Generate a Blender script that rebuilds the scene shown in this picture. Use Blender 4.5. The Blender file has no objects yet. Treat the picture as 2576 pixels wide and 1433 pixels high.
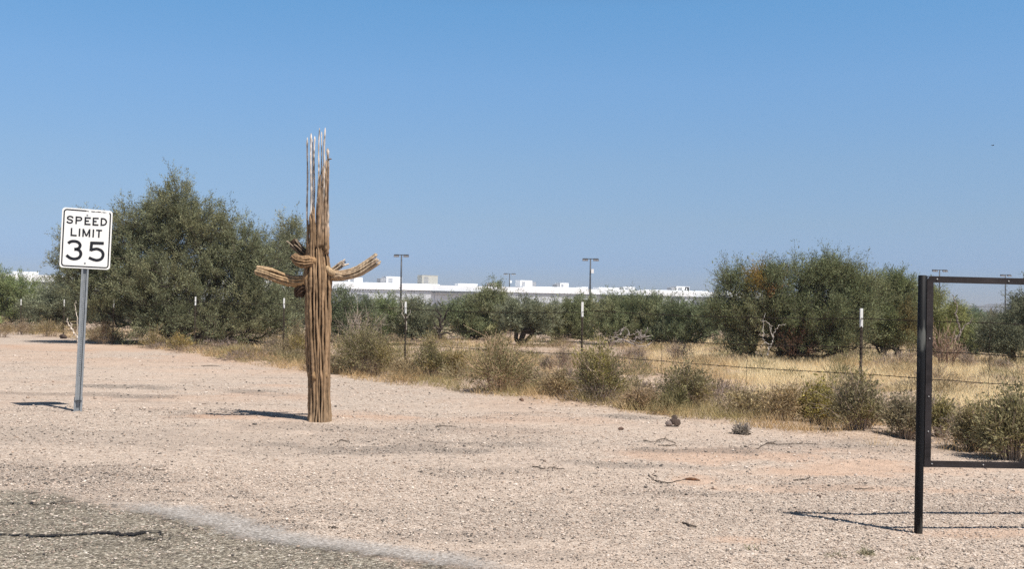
import bpy, math, random
import numpy as np
from mathutils import Matrix, Vector

R_ = math.radians
rng = np.random.default_rng(11)
random.seed(11)
C = bpy.context.scene.collection
sc = bpy.context.scene

# ------------------------------------------------------------------ camera, sky, sun, exposure
FPX, W0, H0 = 2641.0, 2576.0, 1433.0          # focal length and frame in photo units
CAMH = 1.35
RC = (Matrix.Rotation(R_(90 + 1.074), 3, 'X') @ Matrix.Rotation(R_(0.85), 3, 'Z'))
cam_d = bpy.data.cameras.new('camera')
cam_d.sensor_width = 36.0
cam_d.lens = 36.0 * FPX / W0
cam_d.clip_start, cam_d.clip_end = 0.1, 20000
cam = bpy.data.objects.new('camera', cam_d)
C.objects.link(cam)
cam.matrix_world = Matrix.Translation((0, 0, CAMH)) @ RC.to_4x4()
sc.camera = cam

EL = R_(60.5)
SD = Vector((0.743 * math.cos(EL), -0.669 * math.cos(EL), math.sin(EL)))
world = bpy.data.worlds.new('World')
sc.world = world
world.use_nodes = True
wn, wl = world.node_tree.nodes, world.node_tree.links
wn.clear()
sky = wn.new('ShaderNodeTexSky')
sky.sky_type = 'NISHITA'
sky.sun_disc = False
sky.sun_elevation = EL
sky.sun_rotation = math.atan2(SD.x, SD.y)
sky.altitude = 600
sky.air_density = 1.0
sky.dust_density = 0.35
sky.ozone_density = 2.6
bg = wn.new('ShaderNodeBackground')
bg.inputs['Strength'].default_value = 0.132
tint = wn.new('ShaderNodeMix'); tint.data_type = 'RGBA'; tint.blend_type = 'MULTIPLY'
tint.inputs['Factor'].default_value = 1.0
# hazy blue noon sky by sine of elevation; above view darkened, greyed to deepen shadows
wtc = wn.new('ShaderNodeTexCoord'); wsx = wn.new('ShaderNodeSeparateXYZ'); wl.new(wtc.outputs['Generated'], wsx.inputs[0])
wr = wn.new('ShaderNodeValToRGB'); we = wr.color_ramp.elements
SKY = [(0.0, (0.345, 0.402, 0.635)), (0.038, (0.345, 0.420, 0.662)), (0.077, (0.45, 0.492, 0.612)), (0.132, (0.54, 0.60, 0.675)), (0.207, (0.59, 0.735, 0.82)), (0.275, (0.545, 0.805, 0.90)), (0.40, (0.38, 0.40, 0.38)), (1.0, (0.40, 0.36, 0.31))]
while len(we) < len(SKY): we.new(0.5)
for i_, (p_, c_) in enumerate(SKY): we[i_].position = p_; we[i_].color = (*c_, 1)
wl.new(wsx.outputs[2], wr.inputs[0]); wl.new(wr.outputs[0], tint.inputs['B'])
wo = wn.new('ShaderNodeOutputWorld')
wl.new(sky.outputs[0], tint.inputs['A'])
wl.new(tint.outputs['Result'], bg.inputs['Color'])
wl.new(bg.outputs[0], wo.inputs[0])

sun_d = bpy.data.lights.new('sun', 'SUN')
sun_d.energy = 4.7
sun_d.angle = R_(0.53)
sun_d.color = (1.0, 0.94, 0.865)
sun = bpy.data.objects.new('sun', sun_d)
C.objects.link(sun)
sun.rotation_euler = SD.to_track_quat('Z', 'Y').to_euler()
sun.location = SD * 50

sc.view_settings.view_transform = 'Standard'
sc.view_settings.look = 'None'
sc.view_settings.exposure = 0.32
sc.view_settings.gamma = 1.0
sc.render.engine = 'CYCLES'
sc.cycles.max_bounces = 6
sc.cycles.transparent_max_bounces = 12
sc.cycles.use_denoising = False


# ------------------------------------------------------------------ photo units -> world
def ray(px, py):
    return RC @ Vector(((px - W0 / 2) / FPX, (H0 / 2 - py) / FPX, -1.0))


def gp(px, py, z=0.0):
    d = ray(px, py)
    t = (z - CAMH) / d.z
    return Vector((d.x * t, d.y * t, z))


def at(px, py, Y):
    d = ray(px, py)
    t = Y / d.y
    return Vector((d.x * t, Y, CAMH + d.z * t))


def proj(P):
    q = RC.transposed() @ (Vector(P) - Vector((0, 0, CAMH)))
    return (W0 / 2 + FPX * q.x / -q.z, H0 / 2 - FPX * q.y / -q.z)


# ------------------------------------------------------------------ noise for attributes
def hash2(ix, iy, seed):
    h = (ix.astype(np.int64) * 374761393 + iy.astype(np.int64) * 668265263 + seed * 1442695041) & 0x7fffffff
    h = ((h ^ (h >> 13)) * 1274126177) & 0x7fffffff
    return ((h ^ (h >> 16)) & 0xffff) / 65535.0


def vnoise(x, y, seed=0):
    ix, iy = np.floor(x), np.floor(y)
    fx, fy = x - ix, y - iy
    fx = fx * fx * (3 - 2 * fx); fy = fy * fy * (3 - 2 * fy)
    a = hash2(ix, iy, seed); b = hash2(ix + 1, iy, seed)
    c = hash2(ix, iy + 1, seed); d = hash2(ix + 1, iy + 1, seed)
    return (a * (1 - fx) + b * fx) * (1 - fy) + (c * (1 - fx) + d * fx) * fy


def fbm(x, y, seed=0, o=4):
    s, a, t = 0, 0.5, 0
    for k in range(o):
        s = s + a * vnoise(x * 2 ** k, y * 2 ** k, seed + k * 17)
        t += a; a *= 0.5
    return s / t


def sstep(a, b, x):
    t = np.clip((x - a) / (b - a), 0, 1)
    return t * t * (3 - 2 * t)


# ------------------------------------------------------------------ mesh builder
class MB:
    def __init__(s):
        s.v, s.q, s.t, s.c, s.n = [], [], [], [], 0

    def add(s, v, q=None, t=None, c=None):
        v = np.asarray(v, float).reshape(-1, 3)
        if q is not None and len(q): s.q.append(np.asarray(q, np.int64).reshape(-1, 4) + s.n)
        if t is not None and len(t): s.t.append(np.asarray(t, np.int64).reshape(-1, 3) + s.n)
        if c is None: c = (0.5, 0.5, 0.5)
        c = np.asarray(c, float)
        if c.ndim == 1: c = np.tile(c[:3], (len(v), 1))
        s.v.append(v); s.c.append(c); s.n += len(v)
        return s

    def build(s, name, material, parent=None, smooth=False, loc=None):
        me = bpy.data.meshes.new(name)
        v = np.concatenate(s.v) if s.v else np.zeros((0, 3))
        c = np.concatenate(s.c) if s.c else np.zeros((0, 3))
        Q = np.concatenate(s.q) if s.q else np.zeros((0, 4), np.int64)
        T = np.concatenate(s.t) if s.t else np.zeros((0, 3), np.int64)
        nl = Q.size + T.size
        me.vertices.add(len(v)); me.vertices.foreach_set('co', v.astype(np.float32).ravel())
        me.loops.add(nl); me.polygons.add(len(Q) + len(T))
        me.loops.foreach_set('vertex_index', np.concatenate([Q.ravel(), T.ravel()]).astype(np.int32))
        st = np.concatenate([np.arange(len(Q)) * 4, Q.size + np.arange(len(T)) * 3]).astype(np.int32)
        me.polygons.foreach_set('loop_start', st)
        me.update(calc_edges=True)
        a = me.color_attributes.new('col', 'FLOAT_COLOR', 'POINT')
        a.data.foreach_set('color', np.concatenate([c, np.ones((len(c), 1))], 1).astype(np.float32).ravel())
        me.polygons.foreach_set('use_smooth', np.full(len(Q) + len(T), bool(smooth)))
        me.materials.append(material)
        o = bpy.data.objects.new(name, me)
        C.objects.link(o)
        if parent is not None: o.parent = parent
        if loc is not None: o.location = loc
        return o

    def box(s, x0, x1, y0, y1, z0, z1, c=None, bev=0.0):
        v = [(x, y, z) for z in (z0, z1) for y in (y0, y1) for x in (x0, x1)]
        q = [(0, 2, 3, 1), (4, 5, 7, 6), (0, 1, 5, 4), (2, 6, 7, 3), (0, 4, 6, 2), (1, 3, 7, 5)]
        return s.add(v, q, c=c)

    def segs(s, A, B, ra, rb, k=4, c=None):
        A, B = np.asarray(A, float).reshape(-1, 3), np.asarray(B, float).reshape(-1, 3)
        n = len(A)
        if n == 0: return s
        ra = np.broadcast_to(np.asarray(ra, float), (n,)); rb = np.broadcast_to(np.asarray(rb, float), (n,))
        d = B - A; d = d / (np.linalg.norm(d, axis=1, keepdims=True) + 1e-9)
        h = np.where(np.abs(d[:, 2:3]) > 0.9, np.array([[1.0, 0, 0]]), np.array([[0, 0, 1.0]]))
        u = np.cross(d, h); u /= np.linalg.norm(u, axis=1, keepdims=True) + 1e-9
        w = np.cross(d, u)
        an = np.arange(k) * 2 * math.pi / k
        ring = u[:, None] * np.cos(an)[None, :, None] + w[:, None] * np.sin(an)[None, :, None]
        V = np.stack([A[:, None] + ring * ra[:, None, None], B[:, None] + ring * rb[:, None, None]], 1)
        base = (np.arange(n) * 2 * k)[:, None]
        i = np.arange(k)[None]; j = (i + 1) % k
        q = np.stack([base + i, base + j, base + k + j, base + k + i], -1).reshape(-1, 4)
        if c is not None:
            c = np.asarray(c, float)
            if c.ndim == 2: c = np.repeat(c, 2 * k, axis=0)
        return s.add(V.reshape(-1, 3), q, c=c)

    def tube(s, pts, rad, k=8, c=None, cap=True, flat=1.0):
        P = np.asarray([tuple(p) for p in pts], float); n = len(P)
        rad = np.broadcast_to(np.asarray(rad, float), (n,))
        tg = np.gradient(P, axis=0); tg /= np.linalg.norm(tg, axis=1, keepdims=True) + 1e-9
        h = np.array([0, 1.0, 0]) if abs(tg[0][1]) < 0.9 else np.array([1.0, 0, 0])
        U = []
        u = h - tg[0] * h.dot(tg[0]); u /= np.linalg.norm(u)
        for i in range(n):
            u = u - tg[i] * u.dot(tg[i]); u = u / (np.linalg.norm(u) + 1e-9); U.append(u)
        U = np.array(U); Wd = np.cross(tg, U)
        an = np.arange(k) * 2 * math.pi / k
        V = P[:, None] + (U[:, None] * np.cos(an)[None, :, None] * flat + Wd[:, None] * np.sin(an)[None, :, None]) * rad[:, None, None]
        i = np.arange(n - 1)[:, None] * k; j = np.arange(k)[None]; j2 = (j + 1) % k
        q = np.stack([i + j, i + j2, i + k + j2, i + k + j], -1).reshape(-1, 4)
        V = V.reshape(-1, 3)
        t = []
        if cap:
            V = np.concatenate([V, P[:1], P[-1:]])
            for a in range(k):
                t.append((n * k, (a + 1) % k, a)); t.append((n * k + 1, (n - 1) * k + a, (n - 1) * k + (a + 1) % k))
        if c is not None:
            c = np.asarray(c, float)
            if c.ndim == 2: c = np.concatenate([np.repeat(c, k, axis=0)] + ([c[:1], c[-1:]] if cap else []))
        return s.add(V, q, t, c)


def props(o, label=None, cat=None, group=None, kind=None):
    if label: o['label'] = label
    if cat: o['category'] = cat
    if group: o['group'] = group
    if kind: o['kind'] = kind
    return o


def thing(name, label, cat, loc, group=None, rotz=0.0):
    o = bpy.data.objects.new(name, None)
    o.empty_display_size = 0.2
    C.objects.link(o)
    o.location = loc
    o.rotation_euler = (0, 0, rotz)
    return props(o, label, cat, group)


# ------------------------------------------------------------------ materials
def new_mat(name):
    m = bpy.data.materials.new(name); m.use_nodes = True
    n = m.node_tree.nodes
    return m, n, m.node_tree.links, n['Principled BSDF']


def nz(n, l, scale, detail=4.0, rough=0.55, coord=None, vec_scale=None):
    t = n.new('ShaderNodeTexNoise'); t.inputs['Scale'].default_value = scale
    t.inputs['Detail'].default_value = detail; t.inputs['Roughness'].default_value = rough
    if coord is not None: l.new(coord, t.inputs['Vector'])
    return t


def coords(n, l, scale=None, which='Object'):
    tc = n.new('ShaderNodeTexCoord')
    if scale is None: return tc.outputs[which]
    mp = n.new('ShaderNodeMapping'); mp.inputs['Scale'].default_value = scale
    l.new(tc.outputs[which], mp.inputs['Vector'])
    return mp.outputs[0]


def ramp(n, l, fac, stops):
    r = n.new('ShaderNodeValToRGB')
    e = r.color_ramp.elements
    while len(e) < len(stops): e.new(0.5)
    for i, (p, c) in enumerate(stops):
        e[i].position = p
        e[i].color = (c, c, c, 1) if not hasattr(c, '__len__') else (*c[:3], 1)
    l.new(fac, r.inputs[0])
    return r.outputs[0]


def mixc(n, l, fac, a, b, mode='MIX'):
    m = n.new('ShaderNodeMix'); m.data_type = 'RGBA'; m.blend_type = mode
    for sock, val in (('Factor', fac), ('A', a), ('B', b)):
        if hasattr(val, 'is_linked') or isinstance(val, bpy.types.NodeSocket): l.new(val, m.inputs[sock])
        elif sock == 'Factor': m.inputs[sock].default_value = val
        else: m.inputs[sock].default_value = (*val[:3], 1)
    return m.outputs['Result']


def math_(n, l, op, a, b=None):
    m = n.new('ShaderNodeMath'); m.operation = op
    for i, v in enumerate((a, b)):
        if v is None: continue
        if isinstance(v, bpy.types.NodeSocket): l.new(v, m.inputs[i])
        else: m.inputs[i].default_value = v
    return m.outputs[0]


def bump(n, l, p, h, strength=0.4, dist=0.01):
    b = n.new('ShaderNodeBump'); b.inputs['Strength'].default_value = strength; b.inputs['Distance'].default_value = dist
    l.new(h, b.inputs['Height']); l.new(b.outputs[0], p.inputs['Normal'])


def attr_mat(name, rough=0.8, noise=None, amt=0.35, transl=0.0, bstr=0.0, spec=0.3, vec=None):
    """base colour from the mesh's own colour attribute, broken up by noise"""
    m, n, l, p = new_mat(name)
    a = n.new('ShaderNodeAttribute'); a.attribute_name = 'col'
    col = a.outputs['Color']
    if noise:
        t = nz(n, l, noise, 5, 0.6, coords(n, l, vec))
        f = ramp(n, l, t.outputs['Fac'], [(0.28, 1 - amt), (0.72, 1 + amt)])
        col = mixc(n, l, 1.0, col, f, 'MULTIPLY')
        if bstr: bump(n, l, p, t.outputs['Fac'], bstr, 0.01)
    l.new(col, p.inputs['Base Color'])
    p.inputs['Roughness'].default_value = rough
    p.inputs['Specular IOR Level'].default_value = spec
    if transl:
        tr = n.new('ShaderNodeBsdfTranslucent'); l.new(col, tr.inputs['Color'])
        mx = n.new('ShaderNodeMixShader'); mx.inputs[0].default_value = transl
        l.new(p.outputs[0], mx.inputs[1]); l.new(tr.outputs[0], mx.inputs[2])
        l.new(mx.outputs[0], n['Material Output'].inputs['Surface'])
    return m


def plain(name, col, rough=0.6, metal=0.0, noise=8.0, amt=0.15, spec=0.4, vec=None, bstr=0.0):
    m, n, l, p = new_mat(name)
    t = nz(n, l, noise, 5, 0.6, coords(n, l, vec))
    f = ramp(n, l, t.outputs['Fac'], [(0.3, tuple(c * (1 - amt) for c in col)), (0.7, tuple(min(1, c * (1 + amt)) for c in col))])
    l.new(f, p.inputs['Base Color'])
    p.inputs['Roughness'].default_value = rough; p.inputs['Metallic'].default_value = metal
    p.inputs['Specular IOR Level'].default_value = spec
    if bstr: bump(n, l, p, t.outputs['Fac'], bstr, 0.01)
    return m


M_leaf = attr_mat('leaf', 0.65, None, transl=0.34, spec=0.25)
M_bark = attr_mat('bark', 0.9, 14, 0.4, bstr=0.5, vec=(1, 1, 0.25))
M_grass = attr_mat('dry_grass', 0.7, None, transl=0.42, spec=0.2)
M_wood = attr_mat('weathered_wood', 0.9, 42, 0.5, bstr=0.9, vec=(1, 1, 0.09), spec=0.15)
M_stone = attr_mat('stone', 0.9, 25, 0.3, bstr=0.4)
M_white_metal = plain('white_sheet_metal', (0.87, 0.88, 0.89), 0.5, 0.0, 0.4, 0.05)
M_pole = plain('dark_steel', (0.06, 0.065, 0.075), 0.5, 0.3, 2, 0.2)
M_galv = plain('galvanised_steel', (0.30, 0.32, 0.335), 0.5, 0.35, 22, 0.16, vec=(1, 1, 0.3))

# ------------------------------------------------------------------ ground
FX0, FY0, FS = -2.075, 20.6, 1.18                     # wire fence line: y = FY0 - FS (x - FX0)


def fence_y(x): return FY0 - FS * (x - FX0)


def axis(a, b, step, lo, hi, g=1.16):
    v = list(np.arange(a, b, step)); s = step
    while v[-1] < hi: s *= g; v.append(v[-1] + s)
    s = step
    while v[0] > lo: s *= g; v.insert(0, v[0] - s)
    return np.array(v)


gx = axis(-11, 11, 0.045, -6000, 6000)
gy = axis(4.2, 24, 0.045, -60, 9000)
GX, GY = np.meshgrid(gx, gy)


def ell(px, py, rx, ry, seed=0, rag=0.6):
    """soft ragged patch of the ground around a point of the photo, extent converted to metres"""
    c = gp(px, py); e = gp(px + rx, py) - c; f = gp(px, py - ry) - c; f2 = gp(px, py + ry) - c
    ax, ay = e.length, 0.5 * (f.length + f2.length)
    dx, dy = GX - c.x, GY - c.y
    ang = math.atan2(f.x, f.y)
    ddx = dx - dy * math.tan(ang)
    r = np.sqrt((ddx / ax) ** 2 + (dy / ay) ** 2) + rag * (fbm(GX * 2.3, GY * 2.3, seed) - 0.5) * 2
    return 1 - sstep(0.55, 1.15, r)


def verge_w(x): return np.interp(x, [-13, -8, -4, 20], [1.0, 1.9, 3.3, 3.5])   # width of the weedy verge before the fence


dF = GY - fence_y(GX)                                  # metres beyond the fence
nA = fbm(GX * 0.55, GY * 0.9, 3); nB = fbm(GX * 2.1, GY * 2.1, 9); nC = fbm(GX * 7, GY * 7, 21, 3)
streak = fbm(GX * 0.8, GY * 3.0, 33)
orange = (0.40 * sstep(0.45, 0.75, nA) + 0.2 * sstep(0.4, 0.7, nB)) * np.clip(0.12 + 0.9 * sstep(8.0, 12.5, GY + 0.25 * GX), 0, 1)
for (px, py, rx, ry, a) in ((640, 1052, 190, 9, .9), (930, 1052, 160, 7, .7), (1800, 1145, 330, 22, .7), (2200, 1180, 330, 26, .9),
                            (2100, 1230, 420, 10, .6), (1855, 1355, 95, 13, .6), (180, 875, 300, 10, .8), (600, 905, 260, 14, .6),
                            (2470, 1345, 200, 14, .6), (1330, 1055, 260, 14, .5), (1760, 1205, 60, 14, .9), (300, 910, 350, 12, .5)):
    orange = np.maximum(orange, a * ell(px, py, rx, ry, int(px)))
dark = 0.55 * sstep(0.52, 0.8, streak) * sstep(0.3, 0.65, nB)
for (px, py, rx, ry, a) in ((60, 992, 260, 7, .8), (330, 998, 150, 9, 1.0), (330, 974, 170, 4.5, 1.0), (640, 990, 80, 7, .85), (720, 998, 100, 4, .5),
                            (900, 1080, 420, 14, .55), (950, 1128, 330, 17, .9), (1230, 1118, 230, 9, .75), (1120, 1190, 150, 12, .5),
                            (1540, 1168, 200, 9, .8), (1740, 1135, 170, 7, 1.0), (1640, 1112, 90, 6, .9), (2060, 1120, 260, 10, .6), (560, 1110, 330, 22, .45), (2300, 1130, 260, 12, .5),
                            (1600, 1048, 80, 7, .9), (250, 1100, 420, 26, .42), (850, 1105, 500, 20, .40), (60, 1195, 420, 30, .62), (350, 1240, 330, 22, .5), (700, 1290, 260, 20, .45), (1250, 1290, 420, 30, .28), (640, 1325, 170, 14, .75), (1050, 1345, 110, 14, .6), (1330, 1400, 260, 18, .5)):
    dark = np.maximum(dark, a * ell(px, py, rx, ry, int(px) + 5, 0.9))
veg = sstep(-0.35, 0.7, dF + verge_w(GX) + 1.5 * (nB - 0.5) + 1.3 * (nA - 0.5))
pale = sstep(0.4, 0.75, fbm(GX * 0.35, GY * 0.6, 51)) * (1 - veg)
for (px, py, rx, ry, a) in ((400, 945, 330, 22, .9), (1400, 1075, 300, 14, .9), (700, 1035, 200, 9, .7), (1000, 1150, 420, 12, .7), (1700, 1185, 420, 13, .7), (420, 1160, 330, 12, .5), (1500, 1240, 500, 18, .55), (2350, 1215, 300, 14, .7)):
    pale = np.maximum(pale, a * ell(px, py, rx, ry, int(px) + 8))
near = sstep(40, 22, np.hypot(GX, GY))
GZ = (0.05 * (nA - 0.5) + 0.02 * (nB - 0.5) + 0.008 * (nC - 0.5)) * near + veg * near * 0.10 * (nB - 0.35)
far_d = np.maximum(0, GY - 45)
GZ = np.where(np.hypot(GX, GY) > 60, 0.0, GZ)


def ground_z(x, y):
    i = np.clip(np.searchsorted(gx, x), 1, len(gx) - 1); j = np.clip(np.searchsorted(gy, y), 1, len(gy) - 1)
    return float(GZ[j, i])


nxg, nyg = len(gx), len(gy)
V = np.stack([GX, GY, GZ], -1).reshape(-1, 3)
ii = (np.arange(nyg - 1)[:, None] * nxg + np.arange(nxg - 1)[None]).ravel()
mb = MB().add(V, np.stack([ii, ii + 1, ii + 1 + nxg, ii + nxg], -1), c=np.stack([orange, dark, pale], -1).reshape(-1, 3))

m, n, l, p = new_mat('desert_ground')
a = n.new('ShaderNodeAttribute'); a.attribute_name = 'col'
sep = n.new('ShaderNodeSeparateColor'); l.new(a.outputs['Color'], sep.inputs[0])
av = n.new('ShaderNodeAttribute'); av.attribute_name = 'veg'
co = coords(n, l)
base = mixc(n, l, sep.outputs[0], (0.50, 0.402, 0.328), (0.53, 0.335, 0.225))
base = mixc(n, l, math_(n, l, 'MULTIPLY', sep.outputs[2], 0.55), base, (0.575, 0.465, 0.378))
base = mixc(n, l, av.outputs['Fac'], base, (0.46, 0.31, 0.205))
vo = n.new('ShaderNodeTexVoronoi'); vo.inputs['Scale'].default_value = 62; l.new(co, vo.inputs['Vector'])
vs = n.new('ShaderNodeSeparateColor'); l.new(vo.outputs['Color'], vs.inputs[0])
peb = ramp(n, l, vs.outputs[0], [(0.0, (0.12, 0.10, 0.088)), (0.16, (0.28, 0.235, 0.195)), (0.38, (0.47, 0.39, 0.32)), (0.75, (0.57, 0.48, 0.40)), (0.92, (0.69, 0.605, 0.52)), (1.0, (0.75, 0.68, 0.605))])
pf = math_(n, l, 'MULTIPLY', math_(n, l, 'SUBTRACT', 1.0, math_(n, l, 'MULTIPLY', sep.outputs[2], 0.45)), 0.62)
pf = math_(n, l, 'MULTIPLY', pf, math_(n, l, 'SUBTRACT', 1.0, math_(n, l, 'MULTIPLY', sep.outputs[0], 0.75)))
base = mixc(n, l, pf, base, peb)
vo2 = n.new('ShaderNodeTexVoronoi'); vo2.inputs['Scale'].default_value = 23; l.new(co, vo2.inputs['Vector'])
vs2 = n.new('ShaderNodeSeparateColor'); l.new(vo2.outputs['Color'], vs2.inputs[0])
spot = math_(n, l, 'MULTIPLY', math_(n, l, 'GREATER_THAN', vs2.outputs[0], 0.80), math_(n, l, 'LESS_THAN', vo2.outputs['Distance'], 0.30))
base = mixc(n, l, math_(n, l, 'MULTIPLY', spot, 0.42), base, (0.13, 0.11, 0.10))
t8 = nz(n, l, 9, 6, 0.65, co)
base = mixc(n, l, 1.0, base, ramp(n, l, t8.outputs['Fac'], [(0.3, 0.80), (0.7, 1.14)]), 'MULTIPLY')
tg = nz(n, l, 38, 3, 0.6, co)
dk = math_(n, l, 'MULTIPLY', sep.outputs[1], ramp(n, l, tg.outputs['Fac'], [(0.36, 0.25), (0.6, 1.0)]))
base = mixc(n, l, math_(n, l, 'MULTIPLY', dk, 0.8), base, (0.18, 0.155, 0.135))
l.new(base, p.inputs['Base Color'])
p.inputs['Roughness'].default_value = 0.95; p.inputs['Specular IOR Level'].default_value = 0.15
hh = math_(n, l, 'ADD', math_(n, l, 'MULTIPLY', vo.outputs['Distance'], -1.0), math_(n, l, 'MULTIPLY', tg.outputs['Fac'], 1.2))
bump(n, l, p, hh, 0.75, 0.012)
ground = mb.build('ground', m, smooth=True)
props(ground, kind='structure')
va = ground.data.attributes.new('veg', 'FLOAT', 'POINT')
va.data.foreach_set('value', veg.astype(np.float32).ravel())

# ---- old chip-seal road apron and its worn pale edge line
edge_px = [(-900, 1150), (-500, 1178), (-200, 1200), (0, 1213), (120, 1226), (215, 1250), (400, 1272), (560, 1303), (800, 1350), (1000, 1384), (1250, 1432), (1500, 1490), (1800, 1580)]


def densify(pts, step):
    out = []
    for a, b in zip(pts[:-1], pts[1:]):
        k = max(1, int((Vector(b) - Vector(a)).length / step))
        for i in range(k): out.append(tuple(Vector(a).lerp(Vector(b), i / k)))
    out.append(tuple(pts[-1]))
    return out


E = np.array(densify([tuple(gp(*q)) for q in edge_px], 0.03))
jit = (fbm(E[:, 0] * 6, E[:, 1] * 6, 71) - 0.5) * 0.22 + (fbm(E[:, 0] * 25, E[:, 1] * 25, 72) - 0.5) * 0.10
E[:, 1] += jit
rows = [E]
fade = [0.0]
for k in range(1, 56):
    if k < 40:
        r = E.copy(); r[:, 1] -= 0.025 * k; rows.append(r); fade.append(min(1.0, k / 26.0)); continue
    f = (k - 39) / 16.0; E1 = rows[39]
    r = E1.copy(); r[:, 1] = E1[:, 1] * (1 - f) - 6 * f; rows.append(r); fade.append(1.0); continue
    r = E.copy(); tgt = np.array([0.0, 0.0]); r[:, 1] = E[:, 1] * (1 - f) + (-6) * f; rows.append(r)
RV = np.stack(rows)
RV[..., 2] = 0
def gz_arr(x, y):
    i = np.clip(np.searchsorted(gx, x), 1, nxg - 1); j = np.clip(np.searchsorted(gy, y), 1, nyg - 1)
    return np.maximum(np.maximum(GZ[j, i], GZ[j - 1, i]), np.maximum(GZ[j, i - 1], GZ[j - 1, i - 1]))
RV[..., 2] = gz_arr(RV[..., 0], RV[..., 1]) + 0.012
nr, nc = RV.shape[:2]
ii = (np.arange(nr - 1)[:, None] * nc + np.arange(nc - 1)[None]).ravel()
m, n, l, p = new_mat('chip_seal')
co = coords(n, l)
vo = n.new('ShaderNodeTexVoronoi'); vo.inputs['Scale'].default_value = 75; l.new(co, vo.inputs['Vector'])
vs = n.new('ShaderNodeSeparateColor'); l.new(vo.outputs['Color'], vs.inputs[0])
chip = ramp(n, l, vs.outputs[0], [(0.0, (0.085, 0.072, 0.057)), (0.3, (0.18, 0.155, 0.12)), (0.6, (0.275, 0.24, 0.188)), (0.85, (0.38, 0.335, 0.265)), (1.0, (0.62, 0.57, 0.48))])
t1 = nz(n, l, 1.6, 6, 0.6, co)
chip = mixc(n, l, 1.0, chip, ramp(n, l, t1.outputs['Fac'], [(0.3, 0.78), (0.7, 1.22)]), 'MULTIPLY')
t2 = nz(n, l, 45, 4, 0.7, co)
chip = mixc(n, l, 1.0, chip, ramp(n, l, t2.outputs['Fac'], [(0.3, 0.6), (0.7, 1.35)]), 'MULTIPLY')
l.new(chip, p.inputs['Base Color']); p.inputs['Roughness'].default_value = 0.9; p.inputs['Specular IOR Level'].default_value = 0.2
bump(n, l, p, math_(n, l, 'ADD', math_(n, l, 'MULTIPLY', vo.outputs['Distance'], -1.0), t2.outputs['Fac']), 0.9, 0.012)
ar = n.new('ShaderNodeAttribute'); ar.attribute_name = 'col'; t3 = nz(n, l, 7, 6, 0.75, co)
l.new(ramp(n, l, math_(n, l, 'ADD', ar.outputs['Fac'], math_(n, l, 'MULTIPLY', math_(n, l, 'SUBTRACT', t3.outputs['Fac'], 0.5), 1.6)), [(0.35, 0.0), (0.6, 1.0)]), p.inputs['Alpha'])
fc = np.repeat(np.array(fade)[:, None], nc, 1)[..., None].repeat(3, 2).reshape(-1, 3)
road = MB().add(RV.reshape(-1, 3), np.stack([ii, ii + nc, ii + nc + 1, ii + 1], -1), c=fc).build('road', m, smooth=True)
props(road, kind='structure')


def strip(name, pts_px, widths_px, mat, lift, jag, seed, step=0.02):
    """a sheet on the ground along a line of the photo, ragged on both sides"""
    P = [tuple(gp(*q)) for q in pts_px]; Wm = []; jag_y = 0.06 if jag > 0.6 else 0.0
    for (x, y), w in zip(pts_px, widths_px): Wm.append((gp(x, y - w / 2) - gp(x, y + w / 2)).length)
    Q, WW = [], []
    for i in range(len(P) - 1):
        k = max(2, int((Vector(P[i + 1]) - Vector(P[i])).length / step))
        for j in range(k):
            Q.append(Vector(P[i]).lerp(Vector(P[i + 1]), j / k)); WW.append(Wm[i] + (Wm[i + 1] - Wm[i]) * j / k)
    Q = np.array([tuple(q) for q in Q]); WW = np.array(WW)
    Q[:, 1] += jag_y * (fbm(Q[:, 0] * 14, Q[:, 0] * 3, seed + 7, 5) - 0.5) * 2
    tg = np.gradient(Q[:, :2], axis=0); tg /= np.linalg.norm(tg, axis=1, keepdims=True) + 1e-9
    nn = np.stack([-tg[:, 1], tg[:, 0]], -1)
    # widths were measured along the line of sight: turn them into widths across the strip
    WW = WW * np.abs(nn[:, 1]).clip(0.25, 1) * (0.62 if jag > 0.6 else 1.0)
    a = WW / 2 * (1 + jag * (fbm(Q[:, 0] * 9, Q[:, 1] * 9, seed) - 0.5) * 2) + jag * 0.05 * (fbm(Q[:, 0] * 30, Q[:, 1] * 30, seed + 1) - 0.5)
    b = WW / 2 * (1 + jag * (fbm(Q[:, 0] * 9, Q[:, 1] * 9, seed + 3) - 0.5) * 2) + jag * 0.05 * (fbm(Q[:, 0] * 30, Q[:, 1] * 30, seed + 4) - 0.5)
    K = 9
    S = []
    for k in range(K):
        f = k / (K - 1)
        o = a * (1 - f) - b * f
        S.append(np.stack([Q[:, 0] + nn[:, 0] * o, Q[:, 1] + nn[:, 1] * o, gz_arr(Q[:, 0] + nn[:, 0] * o, Q[:, 1] + nn[:, 1] * o) + lift], -1))
    S = np.stack(S)
    nc = S.shape[1]
    ii = (np.arange(K - 1)[:, None] * nc + np.arange(nc - 1)[None]).ravel()
    cc = np.zeros((K, nc, 3)); cc[:] = (np.sin(np.linspace(0, math.pi, K)))[:, None, None]
    cc *= np.minimum(1, np.minimum(np.arange(nc), np.arange(nc)[::-1]) / 40.0)[None, :, None]
    return MB().add(S.reshape(-1, 3), np.stack([ii, ii + nc, ii + nc + 1, ii + 1], -1), c=cc.reshape(-1, 3)).build(name, mat)


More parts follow.
